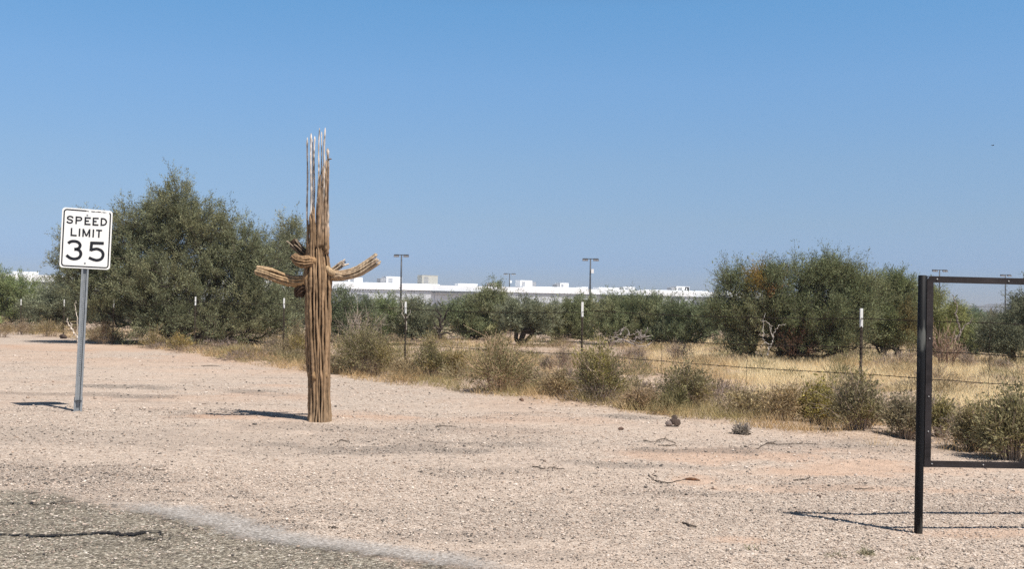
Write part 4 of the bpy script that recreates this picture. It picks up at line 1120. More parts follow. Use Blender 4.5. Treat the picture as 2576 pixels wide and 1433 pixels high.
        for k in range(nr):
            th0 = 2 * math.pi * k / nr; ph = rng.uniform(0, 6, 2); e = n - int(rng.integers(0, max(1, int(n * rag)) + 1))
            i = np.arange(e); f = i / (n - 1)
            th = th0 + 0.10 * np.sin(f * 5 + ph[0]) + 0.05 * np.sin(f * 14 + ph[1])
            R = RD[:e] * (1 + splay * f ** 2 * rng.uniform(0.3, 1.2)) * (0.93 + 0.05 * np.sin(f * 9 + ph[1]))
            c = (np.array(col) * (1 - f[:, None] ** 1.5) + np.array(col_tip) * f[:, None] ** 1.5) * (1 + rng.normal(0, 0.12, (e, 1)))
            rad = rr * (1 + rng.normal(0, 0.08, e)) * (1 - 0.2 * f); rad[-1] *= 0.4
            mb.tube(Q[:e] + u[:e] * (np.cos(th) * R)[:, None] + v[:e] * (np.sin(th) * R)[:, None], rad, 6, c)
        return mb.build('arm', M_wood, root, smooth=True)

    TAN, PALE = (0.36, 0.225, 0.115), (0.46, 0.34, 0.21)
    arm([(790, 706, -.02), (762, 708, -.05), (735, 708, -.07), (705, 700, -.08), (675, 688, -.08), (643, 680, -.07)], [.050, .056, .060, .058, .054, .040], 11, .0165, TAN, PALE, 0.1)
    arm([(815, 690, .02), (842, 694, .0), (870, 692, -.02), (900, 684, -.03), (930, 665, -.03), (954, 648, -.03)], [.045, .052, .050, .052, .054, .058], 11, .0165, (0.38, 0.27, 0.165), (0.50, 0.40, 0.29), 0.12, rag=0.1)
    arm([(822, 690, .10), (845, 676, .13), (862, 664, .15), (873, 657, .16)], [.022, .026, .03, .036], 5, .012, (0.40, 0.31, 0.22), (0.55, 0.47, 0.39), 0.5, core=0.3, rag=0.3)
    arm([(790, 668, .03), (785, 663, -.07), (776, 658, -.13), (763, 660, -.165), (749, 655, -.17), (738, 643, -.15)], [.030, .046, .058, .066, .056, .036], 14, .0135, (0.33, 0.21, 0.115), (0.24, 0.155, 0.09), -0.1)
    arm([(785, 652, .06), (762, 636, .04), (745, 618, .03), (729, 601, .03)], [.036, .044, .047, .054], 8, .0115, (0.07, 0.045, 0.03), (0.36, 0.29, 0.21), 0.3, core=0.8, rag=0.3)
    arm([(782, 716, .0), (766, 722, -.03), (755, 734, -.03), (753, 748, -.02)], [.055, .062, .062, .038], 10, .016, (0.09, 0.055, 0.035), (0.055, 0.035, 0.025), 0.0, core=0.9)
    # woody collars where the long arms leave the trunk
    mb = MB()
    mb.tube([loc(790, 690, -.06), loc(774, 700, -.07), loc(762, 710, -.06)], [.05, .062, .045], 10, np.array(TAN) * 1.05)
    mb.tube([loc(796, 668, -.09), loc(790, 656, -.12), loc(784, 646, -.10)], [.022, .038, .02], 9, np.array(TAN))
    mb.tube([loc(820, 672, -.06), loc(832, 686, -.06), loc(844, 694, -.04)], [.03, .04, .03], 9, np.array((0.42, 0.30, 0.18)))
    mb.tube([loc(830, 684, -.05), loc(850, 690, -.06), loc(872, 688, -.05)], [.02, .018, .012], 7, np.array((0.46, 0.34, 0.22)))
    mb.tube([loc(834, 700, -.05), loc(852, 695, -.07), loc(868, 698, -.06)], [.018, .016, .010], 7, np.array((0.46, 0.34, 0.22)))
    mb.build('collar', M_wood, root, smooth=True)


saguaro()


# ------------------------------------------------------------------ speed limit sign
def cat_rom(P, sub=6):
    P = [Vector(p) for p in P]; Q = []
    for i in range(len(P) - 1):
        p0, p1, p2, p3 = P[max(0, i - 1)], P[i], P[i + 1], P[min(len(P) - 1, i + 2)]
        for j in range(sub):
            t = j / sub
            Q.append(0.5 * ((2 * p1) + (p2 - p0) * t + (2 * p0 - 5 * p1 + 4 * p2 - p3) * t * t + (3 * p1 - p0 - 3 * p2 + p3) * t ** 3))
    Q.append(P[-1])
    return Q


def ribbon(mb, pts, w, y, closed=False):
    """flat lettering stroke in the panel plane (x, z) at depth y"""
    P = np.array([tuple(p) for p in pts]); n = len(P)
    if closed:
        tg = np.roll(P, -1, 0) - np.roll(P, 1, 0)
    else:
        tg = np.gradient(P, axis=0)
    tg /= np.linalg.norm(tg, axis=1, keepdims=True) + 1e-9
    nn = np.stack([-tg[:, 1], tg[:, 0]], -1) * w / 2
    A, B = P + nn, P - nn
    V = np.concatenate([np.stack([A[:, 0], np.full(n, y), A[:, 1]], -1), np.stack([B[:, 0], np.full(n, y), B[:, 1]], -1)])
    i = np.arange(n if closed else n - 1); j = (i + 1) % n
    mb.add(V, np.stack([i, j, n + j, n + i], -1))


def speed_sign():
    base = gp(195, 1035); base.z = 0.0
    root = thing('speed_limit_sign', 'white speed limit 35 sign on a slightly leaning grey channel post', 'road sign', base)
    root.rotation_euler = (0, R_(1.75), math.atan2(-base.x, base.y) * -1 * -1)
    root.rotation_euler = (0, R_(1.5), R_(29))
    # photo pixels (sign close-up) -> panel metres
    PW, PH = 0.563, 0.714
    TL, TR, BL = Vector((245, 160)), Vector((1110, 205)), Vector((200, 1235))
    ex, ey = TR - TL, BL - TL
    M = Matrix(((ex.x, ey.x), (ex.y, ey.y))).inverted()
    Z0 = 1.699                                             # bottom edge of the panel

    def uv(q):
        w = M @ (Vector(q) - TL)
        return (-PW / 2 + w.x * PW - 0.004, Z0 + PH * (1 - w.y))
    # panel with rounded corners
    rc = 0.038; ol = []
    for cx, cz, a0 in ((PW / 2 - rc, Z0 + rc, -90), (PW / 2 - rc, Z0 + PH - rc, 0), (-PW / 2 + rc, Z0 + PH - rc, 90), (-PW / 2 + rc, Z0 + rc, 180)):
        for k in range(9):
            a = R_(a0 + k * 90 / 8); ol.append((cx + rc * math.cos(a) - 0.004, cz + rc * math.sin(a)))
    n = len(ol); yf, yb = -0.045, -0.042
    V = [(x, yf, z) for x, z in ol] + [(x, yb, z) for x, z in ol] + [(0, yf, Z0 + PH / 2), (0, yb, Z0 + PH / 2)]
    t = [(2 * n, i, (i + 1) % n) for i in range(n)] + [(2 * n + 1, n + (i + 1) % n, n + i) for i in range(n)]
    q = [(i, n + i, n + (i + 1) % n, (i + 1) % n) for i in range(n)]
    m, nn, l, p = new_mat('sign_sheeting')
    co = coords(nn, l); tz = nz(nn, l, 3, 4, 0.6, co)
    c = ramp(nn, l, tz.outputs['Fac'], [(0.3, (0.865, 0.865, 0.83)), (0.7, (0.885, 0.885, 0.855))])
    l.new(c, p.inputs['Base Color']); p.inputs['Roughness'].default_value = 0.6; p.inputs['Specular IOR Level'].default_value = 0.2
    panel = MB().add(V, q, t).build('sign_panel', m, root)
    M_ink = plain('black_ink', (0.012, 0.012, 0.016), 0.45, 0, 30, 0.2)
    y = yf - 0.0025
    bd = MB(); ins = 0.0235; rb = 0.030
    full = []
    for cx, cz, a0 in ((PW / 2 - ins - rb, Z0 + ins + rb, -90), (PW / 2 - ins - rb, Z0 + PH - ins - rb, 0), (-PW / 2 + ins + rb, Z0 + PH - ins - rb, 90), (-PW / 2 + ins + rb, Z0 + ins + rb, 180)):
        full.append([(cx + rb * math.cos(R_(a0 + k * 11.25)) - 0.004, cz + rb * math.sin(R_(a0 + k * 11.25))) for k in range(9)])
    br, tr, tl, bl = full
    zt = Z0 + PH - ins
    path = tr[:6][::-1] + br[::-1] + bl[::-1] + tl[::-1]
    path = [p_ for p_ in path]
    path.append((-0.02, zt))
    ribbon(bd, path, 0.014, y)
    ribbon(bd, [(-0.02, zt), (-0.006, zt - 0.001), (0.010, zt - 0.005)], 0.006, y)
    for (a, b, w, dz) in ((0.05, 0.095, 0.009, -.002), (0.10, 0.118, 0.006, -.004), (0.122, 0.165, 0.009, -.001), (0.172, 0.178, 0.006, -.003), (0.185, 0.222, 0.007, -.002), (0.226, 0.232, 0.004, -.004)):
        ribbon(bd, [(a * 0.94 - 0.012, zt + dz), ((a + b) * 0.47 - 0.012, zt + dz - 0.001), (b * 0.94 - 0.012, zt + dz)], w, y)
    bd.build('border', M_ink, panel)
    lg = MB(); k = PW / 866.0
    S, w1, w2 = [], 26 * k, 51 * k
    curves = [([(426, 352), (412, 333), (375, 321), (342, 334), (335, 356), (352, 374), (384, 383), (409, 396), (414, 415), (402, 433), (370, 440), (340, 432), (323, 412)], w1),
              ([(482, 333), (535, 335), (560, 341), (571, 362), (560, 384), (535, 391), (480, 391)], w1),
              ([(913, 349), (950, 351), (983, 368), (999, 408), (983, 447), (950, 464), (909, 467)], w1),
              ([(347, 806), (385, 776), (445, 766), (515, 784), (550, 838), (528, 888), (490, 905), (450, 909)], w2),
              ([(450, 912), (500, 914), (545, 940), (562, 1000), (530, 1060), (455, 1084), (380, 1066), (318, 1017)], w2),
              ([(730, 925), (785, 906), (850, 902), (920, 938), (946, 1002), (918, 1075), (845, 1105), (770, 1090), (700, 1058)], w2)]
    for pts, w in curves: ribbon(lg, [uv(q) for q in cat_rom(pts)], w, y)
    y2 = y - 0.0006
    lines = [((483, 318), (478, 455), w1), ((637, 326), (632, 468), w1), ((625, 339), (729, 343), w1), ((634, 397), (698, 399), w1), ((622, 456), (725, 460), w1),
             ((776, 332), (770, 474), w1), ((764, 345), (866, 347), w1), ((773, 401), (830, 403), w1), ((760, 462), (862, 466), w1), ((915, 336), (909, 480), w1),
             ((403, 528), (397, 672), w1), ((385, 658), (490, 664), w1), ((540, 537), (534, 677), w1), ((602, 540), (597, 682), w1), ((711, 544), (706, 686), w1), ((777, 547), (770, 691), w1),
             ((822, 561), (926, 565), w1), ((874, 562), (868, 693), w1), ((602, 545), (655, 672), w1 * 0.9), ((711, 549), (655, 672), w1 * 0.9), ((957, 797), (722, 792), w2), ((748, 775), (733, 938), w2)]
    for i, (a, b, w) in enumerate(lines):
        A, B = uv(a), uv(b); ribbon(lg, [A, ((A[0] + B[0]) / 2, (A[1] + B[1]) / 2), B], w, y2 - 0.0004 * (i % 3))
    lg.build('lettering', M_ink, panel)
    for qx in ((670, 290), (633, 1158)):
        a, b = uv(qx)
        MB().tube([(a, yf, b), (a, yf - 0.004, b), (a, yf - 0.006, b)], [0.011, 0.011, 0.006], 10, (0.2, 0.2, 0.2)).build('bolt', M_galv, root)
    # U-channel post, open side to the road
    prof = [(-0.041, -0.040), (-0.021, -0.040), (-0.015, -0.012), (0.015, -0.012), (0.021, -0.040), (0.041, -0.040), (0.041, -0.036), (0.0245, -0.036), (0.0185, -0.008), (-0.0185, -0.008), (-0.0245, -0.036), (-0.041, -0.036)]

    def channel(z0, z1, sx, dy, mat, name):
        nP = len(prof); V = []
        for z in (z0, z1):
            V += [(x * sx, yv + dy, z) for x, yv in prof]
        q = [(i, (i + 1) % nP, nP + (i + 1) % nP, nP + i) for i in range(nP)]
        caps = [(0, 1, 10, 11), (1, 2, 9, 10), (2, 3, 8, 9), (3, 4, 7, 8), (4, 5, 6, 7)]
        q += [(a + nP, b + nP, c_ + nP, d + nP) for a, b, c_, d in caps]
        return MB().add(V, q).build(name, mat, root)
    m, nn, l, p = new_mat('perforated_steel')
    co = coords(nn, l); sx = nn.new('ShaderNodeSeparateXYZ'); l.new(co, sx.inputs[0])
    zf = math_(nn, l, 'FRACT', math_(nn, l, 'DIVIDE', sx.outputs[2], 0.0254))
    dz = math_(nn, l, 'MULTIPLY', math_(nn, l, 'SUBTRACT', zf, 0.5), 0.0254)
    rr = math_(nn, l, 'SQRT', math_(nn, l, 'ADD', math_(nn, l, 'POWER', dz, 2.0), math_(nn, l, 'POWER', sx.outputs[0], 2.0)))
    hole = math_(nn, l, 'MULTIPLY', math_(nn, l, 'LESS_THAN', rr, 0.0052), math_(nn, l, 'GREATER_THAN', sx.outputs[2], 0.40))
    tz = nz(nn, l, 20, 5, 0.6, co)
    c = ramp(nn, l, tz.outputs['Fac'], [(0.3, (0.25, 0.27, 0.285)), (0.7, (0.34, 0.36, 0.375))])
    c = mixc(nn, l, hole, c, (0.03, 0.03, 0.03))
    l.new(c, p.inputs['Base Color']); p.inputs['Roughness'].default_value = 0.5; p.inputs['Metallic'].default_value = 0.3
    channel(0.13, Z0 + 0.62, 1.0, 0.0, m, 'post')
    channel(-0.15, 0.17, 1.18, 0.014, M_galv, 'anchor_post')
    MB().box(-0.028, 0.028, -0.045, -0.006, 0.124, 0.132, (0.02, 0.02, 0.02)).build('dark_ring', M_pole, root)  # thin dark box at the gap between post and anchor stub


speed_sign()


# ------------------------------------------------------------------ empty black sign frame
def steel_frame():
    base = gp(2310, 1345); base.z = 0.0
    root = thing('steel_frame', 'empty black steel sign frame on pipe posts with rusted angle-iron rails', 'frame', base)
    root.rotation_euler = (0, R_(0.5), R_(2))
    m, n, l, p = new_mat('peeling_black_paint')
    co = coords(n, l, (1, 1, 0.22)); t = nz(n, l, 9, 4, 0.5, co)
    c = ramp(n, l, t.outputs['Fac'], [(0.0, (0.006, 0.0065, 0.008)), (0.55, (0.009, 0.0095, 0.011)), (0.60, (0.09, 0.092, 0.085)), (1.0, (0.16, 0.16, 0.145))])
    t2 = nz(n, l, 60, 3, 0.6, coords(n, l))
    c = mixc(n, l, ramp(n, l, t2.outputs['Fac'], [(0.68, 0.0), (0.74, 0.6)]), c, (0.12, 0.075, 0.05))
    l.new(c, p.inputs['Base Color']); p.inputs['Roughness'].default_value = 0.6; p.inputs['Specular IOR Level'].default_value = 0.18
    M_iron = plain('rusty_dark_iron', (0.034, 0.0285, 0.029), 0.7, 0.0, 14, 0.45, vec=(0.4, 1, 1), bstr=0.2, spec=0.2)
    HP = 1.56; WD = 2.55

    def pipe(x):
        MB().tube([(x, 0, -0.2), (x, 0, 0.3), (x, 0, 0.9), (x, 0, HP), (x, 0, HP + 0.002)], [0.0245, 0.0245, 0.0245, 0.0245, 0.02], 24, (0.02, 0.02, 0.02)).build('post', m, root, smooth=True)
    pipe(0.0); pipe(WD)
    x0, x1, z0, z1, f, th = 0.0248, WD - 0.0248, 0.405, HP - 0.002, 0.039, 0.005
    y0 = -0.012
    # angle iron: a face flange and a flange running back
    def rail(name, boxes, bolts):
        mb = MB()
        for b_ in boxes: mb.box(*b_)
        o = mb.build(name, M_iron, root)
        for (x, z) in bolts:
            MB().tube([(x, y0, z), (x, y0 - 0.004, z), (x, y0 - 0.005, z)], [0.0042, 0.0042, 0.002], 8, (0.5, 0.5, 0.5)).build('bolt', M_boltw, o)
    M_boltw = plain('bolt_head', (0.55, 0.54, 0.52), 0.4, 0.4, 30, 0.2)
    rail('top_rail', [(x0 + f + 0.001, x1 - f - 0.001, y0, y0 + th, z1 - f, z1), (x0, x1, y0 + th, y0 + f, z1 - th, z1)], [(x0 + 0.06, z1 - 0.018), (x0 + 0.5, z1 - 0.02), (x0 + 1.0, z1 - 0.02), (x0 + 1.5, z1 - 0.02)])
    rail('bottom_rail', [(x0 + f + 0.001, x1 - f - 0.001, y0, y0 + th, z0, z0 + f), (x0, x1, y0 + th, y0 + f, z0, z0 + th)], [(x0 + 0.03 + f * .4, z0 + 0.02), (x0 + 0.36, z0 + 0.02), (x0 + 0.9, z0 + 0.02), (x0 + 1.5, z0 + 0.02)])
    # side rails with a rounded upper corner
    for xa, sgn in ((x0, 1), (x1, -1)):
        mb = MB()
        a, b_ = (xa, xa + f) if sgn > 0 else (xa - f, xa)
        mb.box(a, b_, y0 - 0.0015, y0 + th, z0 - 0.001, z1 - 0.03)
        arc = [(xa + sgn * 0.03 * (1 - math.sin(R_(k * 15))), z1 - 0.03 + 0.03 * math.sin(R_(k * 15 + 0)) if False else z1 - 0.03 + 0.03 * (1 - math.cos(R_(k * 15)))) for k in range(7)]
        pts = [(xa, z1 - 0.03)] + [(xa + sgn * 0.03 * (1 - math.cos(R_(k * 15))), z1 - 0.03 + 0.03 * math.sin(R_(k * 15))) for k in range(1, 7)] + [(xa + sgn * f, z1), (xa + sgn * f, z1 - 0.03)]
        nP = len(pts); cxm = sum(p_[0] for p_ in pts) / nP; czm = sum(p_[1] for p_ in pts) / nP
        V = [(x, y0 - 0.0015, z) for x, z in pts] + [(cxm, y0 - 0.0015, czm)]
        mb.add(V, t=[(nP, i, (i + 1) % nP) for i in range(nP)])
        c_, d_ = (xa, xa + th) if sgn > 0 else (xa - th, xa)
        mb.box(c_, d_, y0 + th, y0 + f, z0 + th + 0.001, z1 - th - 0.001)
        o = mb.build('side_rail', M_iron, root)
        for z in (0.62, 0.83, 1.18):
            x = (a + b_) / 2
            MB().tube([(x, y0 - 0.001, z), (x, y0 - 0.005, z), (x, y0 - 0.006, z)], [0.0036, 0.0036, 0.002], 8, (0.5, 0.5, 0.5)).build('bolt', M_boltw, o)


steel_frame()


# ------------------------------------------------------------------ barbed wire fence
def wire_fence():
    root = thing('barbed_wire_fence', 'barbed wire fence on thin steel posts with white painted tips', 'fence', (FX0, FY0, 0))
    O = Vector((FX0, FY0, 0))
    P = []
    for n_ in (4, 3, 2, 1, 0, -1, -2): P.append(Vector((FX0 + 3.208 * n_, FY0 - 3.786 * n_, 0)))
    for q in ((283, 868), (159, 848), (51, 835), (-60, 826)): P.append(gp(*q))
    HT = [1.38, 1.38, 1.36, 1.40, 1.365, 1.41, 1.42, 1.30, 1.28, 1.26, 1.28]
    M_post = plain('rusty_green_steel', (0.065, 0.05, 0.037), 0.8, 0.0, 9, 0.35, spec=0.2)
    M_tip = plain('white_post_paint', (0.78, 0.78, 0.75), 0.55, 0, 20, 0.06)
    M_wire = plain('rusted_wire', (0.04, 0.03, 0.024), 0.75, 0.0, 12, 0.3, spec=0.15)
    for i, (b, h) in enumerate(zip(P, HT)):
        mb = MB(); q = b - O; z0 = -0.25
        ang = math.atan2(FS, -1)
        lean = rng.normal(0, 0.006)

        def tsec(mb, za, zb, g):
            for (u0, u1, v0, v1) in ((-0.0175 - g, 0.0175 + g, -0.003 - g, 0.003 + g), (-0.003 - g, 0.003 + g, 0.0032 + g, 0.032 + g)):
                V = []
                for z in (za, zb):
                    for (u, v) in ((u0, v0), (u1, v0), (u1, v1), (u0, v1)):
                        ca, sa = math.cos(0.3), math.sin(0.3)
                        V.append((q.x + u * ca - v * sa + lean * z, q.y + u * sa + v * ca, z))
                mb.add(V, [(0, 3, 2, 1), (4, 5, 6, 7), (0, 1, 5, 4), (1, 2, 6, 5), (2, 3, 7, 6), (3, 0, 4, 7)])
        tsec(mb, z0, h, 0)
        for z in np.arange(0.1, h - 0.22, 0.054):
            mb.box(q.x - 0.006 + lean * z, q.x + 0.006 + lean * z, q.y - 0.013, q.y - 0.0031, z, z + 0.016)
        po = mb.build('post', M_post, root)
        tb = MB(); tsec(tb, h - 0.235, h + 0.0015, 0.0012); tb.build('white_tip', M_tip, po)
    order = list(range(len(P)))
    for hz in (1.24, 0.885, 0.55, 0.17):
        mb = MB(); pts = []
        for i in range(len(P) - 1):
            a, b = P[i] - O, P[i + 1] - O; k = 26
            za, zb = hz * HT[i] / 1.38 + rng.normal(0, 0.012), hz * HT[i + 1] / 1.38 + rng.normal(0, 0.012)
            sag = rng.uniform(0.012, 0.04)
            for j in range(k):
                f = j / k; q = a.lerp(b, f); q.z = za * (1 - f) + zb * f - sag * math.sin(math.pi * f) + rng.normal(0, 0.002); q.y -= 0.016
                pts.append(q)
        pts.append(P[-1] - O + Vector((0, 0, hz)))
        A = np.array([tuple(p_) for p_ in pts])
        mb.segs(A[:-1], A[1:], 0.0046, 0.0046, 5)
        # barbs
        L = np.linalg.norm(np.diff(A, axis=0), axis=1); cum = np.concatenate([[0], np.cumsum(L)])
        tt = np.arange(0.05, min(cum[-1], 34), 0.125); Bx = np.stack([np.interp(tt, cum, A[:, c]) for c in range(3)], -1)
        for s_ in (1, -1):
            d = rand_dir(len(Bx)) * 0.024; mb.segs(Bx - d, Bx + d, 0.0022, 0.001, 3)
        mb.segs(Bx - np.array([0.008, -0.008, 0]), Bx + np.array([0.008, -0.008, 0]), 0.0062, 0.0062, 5)
        mb.build('barbed_wire', M_wire, root)
    # twisted wire stays between the posts
    for i, f in ((1, 0.34), (1, 0.68), (2, 0.35), (2, 0.66), (3, 0.36), (3, 0.66), (4, 0.5), (0, 0.5)):
        q = (P[i] - O).lerp(P[i + 1] - O, f); mb = MB()
        zs = np.linspace(0.12, 1.26, 40); ph = zs * 60
        mb.tube([(q.x + 0.006 * math.cos(a) + (z - 0.6) * 0.02, q.y - 0.016 + 0.006 * math.sin(a), z) for a, z in zip(ph, zs)], 0.0034, 4)
        mb.build('wire_stay', M_wire, root)


wire_fence()


# ------------------------------------------------------------------ long building, rooftop units
def roof_h(px): return 57 - 0.011 * px


HB = 6.2
def facade(px):
    Y = (HB - CAMH) * FPX / roof_h(px)
    d = ray(px, 766); return Vector((d.x / d.y * Y, Y, 0))


FA, FB = facade(-160), facade(2010)
fdir = (FB - FA).normalized(); fn = Vector((-fdir.y, fdir.x, 0))      # pointing away from the camera
FL = (FB - FA).length


def building():
    root = thing('warehouse', 'long low white-roofed building with pale grey wall far behind the trees', 'building', FA, rotz=math.atan2(fdir.y, fdir.x))
    m, n, l, p = new_mat('ribbed_wall')
    co = coords(n, l); sx = n.new('ShaderNodeSeparateXYZ'); l.new(co, sx.inputs[0])
    pan = math_(n, l, 'FRACT', math_(n, l, 'DIVIDE', sx.outputs[0], 3.0))
    c = ramp(n, l, pan, [(0.0, (0.45, 0.47, 0.50)), (0.03, (0.62, 0.645, 0.68)), (0.97, (0.62, 0.645, 0.68)), (1.0, (0.45, 0.47, 0.50))])
    t = nz(n, l, 0.2, 5, 0.6, co); c = mixc(n, l, 1.0, c, ramp(n, l, t.outputs['Fac'], [(0.3, 0.9), (0.7, 1.08)]), 'MULTIPLY')
    l.new(c, p.inputs['Base Color']); p.inputs['Roughness'].default_value = 0.7
    MB().box(0, FL, 0, 60, -0.5, HB - 1.55).build('wall', m, root)
    MB().box(-0.4, FL + 0.4, -0.5, 60.4, HB - 1.52, HB).build('roof_fascia', M_white_metal, root)
    g = plain('dark_gutter', (0.10, 0.105, 0.115), 0.6, 0.2, 1, 0.1)
    mb = MB(); mb.box(-0.2, FL + 0.2, -0.28, -0.005, HB - 1.72, HB - 1.53); mb.build('gutter', g, root)
    for x in (75.0, 118.0, 176.0, 215.0): MB().box(x, x + 18, -2.2, -0.3, HB - 2.15, HB - 1.80).build('awning', g, root)
    for xa, xb, hh in ((30, 52, .35), (66, 74, .6), (88, 122, .3), (128, 133, .7), (150, 172, .4), (178, 186, .65), (196, 224, .35), (232, 240, .55)):
        MB().box(xa, xb, 2.5, 4.6, HB + 0.003, HB + hh).build('roof_step', M_white_metal, root)
    dk = plain('dark_door', (0.12, 0.13, 0.15), 0.5, 0, 1, 0.1)
    for x in (18.0, 52.0, 96.0, 140.0, 188.0, 228.0):
        MB().box(x, x + 3.2, -0.05, -0.002, 0, 3.4).build('door', dk, root)


building()


def roof_unit(label, xa, xb, yt, mat, hood=None, opening=None, depth=2.6, tall=None):
    """air handler: body on a curb, side hood, louvre panels"""
    xm = (xa + xb) / 2; f = facade(xm); back = 5.0
    c = f + fn * back; Y = c.y; w = (xb - xa) * Y / FPX / max(0.5, fdir.x) * 0.92
    top = at(xm, yt, Y).z; h = max(0.7, top - HB - 0.02)
    root = thing('rooftop_unit', label, 'air unit', (c.x, c.y, HB), 'air handling units on the long white roof', math.atan2(fdir.y, fdir.x))
    MB().box(-w / 2 + 0.15, w / 2 - 0.15, 0.15, depth - 0.15, 0.0, 0.22).build('curb', M_white_metal, root)
    bw = w * (0.74 if hood else 1.0)
    x0 = -w / 2 if hood != 'left' else w / 2 - bw
    mb = MB(); mb.box(x0, x0 + bw, 0, depth, 0.22, h); mb.box(x0 - 0.05, x0 + bw + 0.05, -0.05, depth + 0.05, h + 0.002, h + 0.07)
    mb.build('housing', mat, root)
    if hood:
        hx = x0 - w * 0.26 if hood == 'left' else x0 + bw
        V = [(hx + 0.002, 0.2, 0.5), (hx + w * 0.26 - 0.002, 0.2, 0.3), (hx + w * 0.26 - 0.002, depth - 0.2, 0.3), (hx + 0.002, depth - 0.2, 0.5), (hx + 0.002, 0.2, h * 0.72), (hx + w * 0.26 - 0.002, 0.2, h * 0.85), (hx + w * 0.26 - 0.002, depth - 0.2, h * 0.85), (hx + 0.002, depth - 0.2, h * 0.72)]
        MB().add(V, [(0, 3, 2, 1), (4, 5, 6, 7), (0, 1, 5, 4), (1, 2, 6, 5), (2, 3, 7, 6), (3, 0, 4, 7)]).build('intake_hood', M_grey, root)
    sl = MB()
    for k in range(5):
        z = 0.35 + (h - 0.6) * k / 5
        sl.box(x0 + bw * 0.12, x0 + bw * 0.4, -0.045, -0.003, z, z + (h - 0.6) / 9)
    sl.build('louvre', M_grey, root)
    if opening:
        MB().box(x0 + bw * 0.66, x0 + bw * 0.97, -0.05, -0.004, 0.35, h - 0.15).build('fan_opening', M_black, root)
        MB().tube([(x0 + bw * 0.76, -0.06, h * 0.52), (x0 + bw * 0.76, -0.12, h * 0.52)], [0.30, 0.28], 14).build('fan', M_white_metal, root)


M_grey = plain('grey_louvre', (0.34, 0.35, 0.37), 0.6, 0.1, 2, 0.1)  # grey metal of louvres and intake hoods
M_black = plain('dark_opening', (0.012, 0.012, 0.014), 0.8, 0, 2, 0.1)
M_beige = plain('beige_housing', (0.47, 0.46, 0.41), 0.6, 0, 1, 0.06)
M_tan = plain('tan_housing', (0.40, 0.33, 0.27), 0.6, 0, 1, 0.08)
roof_unit('low white roof unit left of the speed limit sign', 47, 100, 686.5, M_white_metal)
roof_unit('white roof unit next to the tip of the bent cactus arm', 884, 932, 699, M_white_metal, 'left')
roof_unit('white roof unit crossed by the light pole nearest the cactus', 979, 1033, 697, M_white_metal, 'left')
roof_unit('tall beige roof unit between the first two light poles', 1083, 1124, 694, M_beige)
roof_unit('first of two low white roof boxes right of the beige unit', 1178, 1196, 716, M_white_metal)
roof_unit('second of two low white roof boxes, left of the dark tree tuft', 1207, 1225, 716, M_white_metal)
roof_unit('small tan roof unit right of the dark tree tuft', 1260, 1280, 714, M_tan)
roof_unit('long plain white roof unit left of the pole with a camera box', 1331, 1376, 707, M_white_metal, 'right')
roof_unit('narrow white roof unit with dark hood beside the pole with a camera box', 1425, 1457, 713, M_white_metal, 'left')
roof_unit('low white roof box just right of the pole with a camera box', 1488, 1505, 724.5, M_white_metal)
roof_unit('low white roof box third from the right end group', 1529, 1550, 724.5, M_white_metal)
roof_unit('flat white roof box left of the long white unit', 1556, 1577, 726, M_white_metal)
roof_unit('long white roof unit with grey end panels', 1580, 1627, 723, M_white_metal, 'left')
roof_unit('white roof unit with a black fan opening', 1712, 1766, 722, M_white_metal, 'left', True)


# ------------------------------------------------------------------ light poles
def light_pole(label, px, top, half, Z, ncam=False):
    base = at(px, 766, Z); base.z = 0; s = Z / FPX
    h = at(px, top, Z).z
    root = thing('light_pole', label, 'light pole', base, 'tall floodlight poles around the building')
    MB().tube([(0, 0, 0), (0, 0, h * 0.5), (0, 0, h)], [0.24, 0.19, 0.15], 12).build('pole', M_pole, root, smooth=True)
    W = half * s
    MB().box(-W, W, -0.09, 0.09, h + 0.01, h + 0.17).build('crossbar', M_pole, root)
    for k in (-0.92, -0.55, 0.55, 0.92):
        x = k * W * 0.92
        hb = MB()
        V = [(x - 0.32, -0.45, h - 0.42), (x + 0.32, -0.45, h - 0.42), (x + 0.26, 0.2, h - 0.12), (x - 0.26, 0.2, h - 0.12), (x - 0.32, -0.55, h - 0.10), (x + 0.32, -0.55, h - 0.10), (x + 0.26, 0.12, h + 0.22), (x - 0.26, 0.12, h + 0.22)]
        hb.add(V, [(0, 3, 2, 1), (4, 5, 6, 7), (0, 1, 5, 4), (1, 2, 6, 5), (2, 3, 7, 6), (3, 0, 4, 7)])
        lh = hb.build('lamp_head', M_pole, root)
        MB().add([(x - 0.26, -0.475, h - 0.37), (x + 0.26, -0.475, h - 0.37), (x + 0.26, -0.56, h - 0.14), (x - 0.26, -0.56, h - 0.14)], [(0, 1, 2, 3)]).build('lens', M_lens, lh)
    if ncam:
        MB().box(0.16, 0.75, -0.3, 0.3, h - 3.1, h - 2.2).build('camera_box', M_white_metal, root)
        MB().box(0.1, 0.16, -0.05, 0.05, h - 2.8, h - 2.6).build('bracket', M_pole, root)


M_lens = plain('lamp_glass', (0.62, 0.64, 0.66), 0.15, 0, 3, 0.05, spec=0.6)
light_pole('light pole rising right of the bent cactus arm tip', 1008, 643, 18, 229)
light_pole('light pole with a white camera box on its shaft', 1484, 653, 20, 234, True)
light_pole('short-looking light pole behind the roof near the tan unit', 1281, 690, 15, 358, True)
light_pole('light pole partly hidden by the large rounded mesquite', 1806, 704, 14, 390)
light_pole('light pole rising behind the left end of the steel frame top', 2363, 681, 19, 273)
light_pole('light pole seen down its shaft inside the steel frame', 2529, 693, 13, 305)


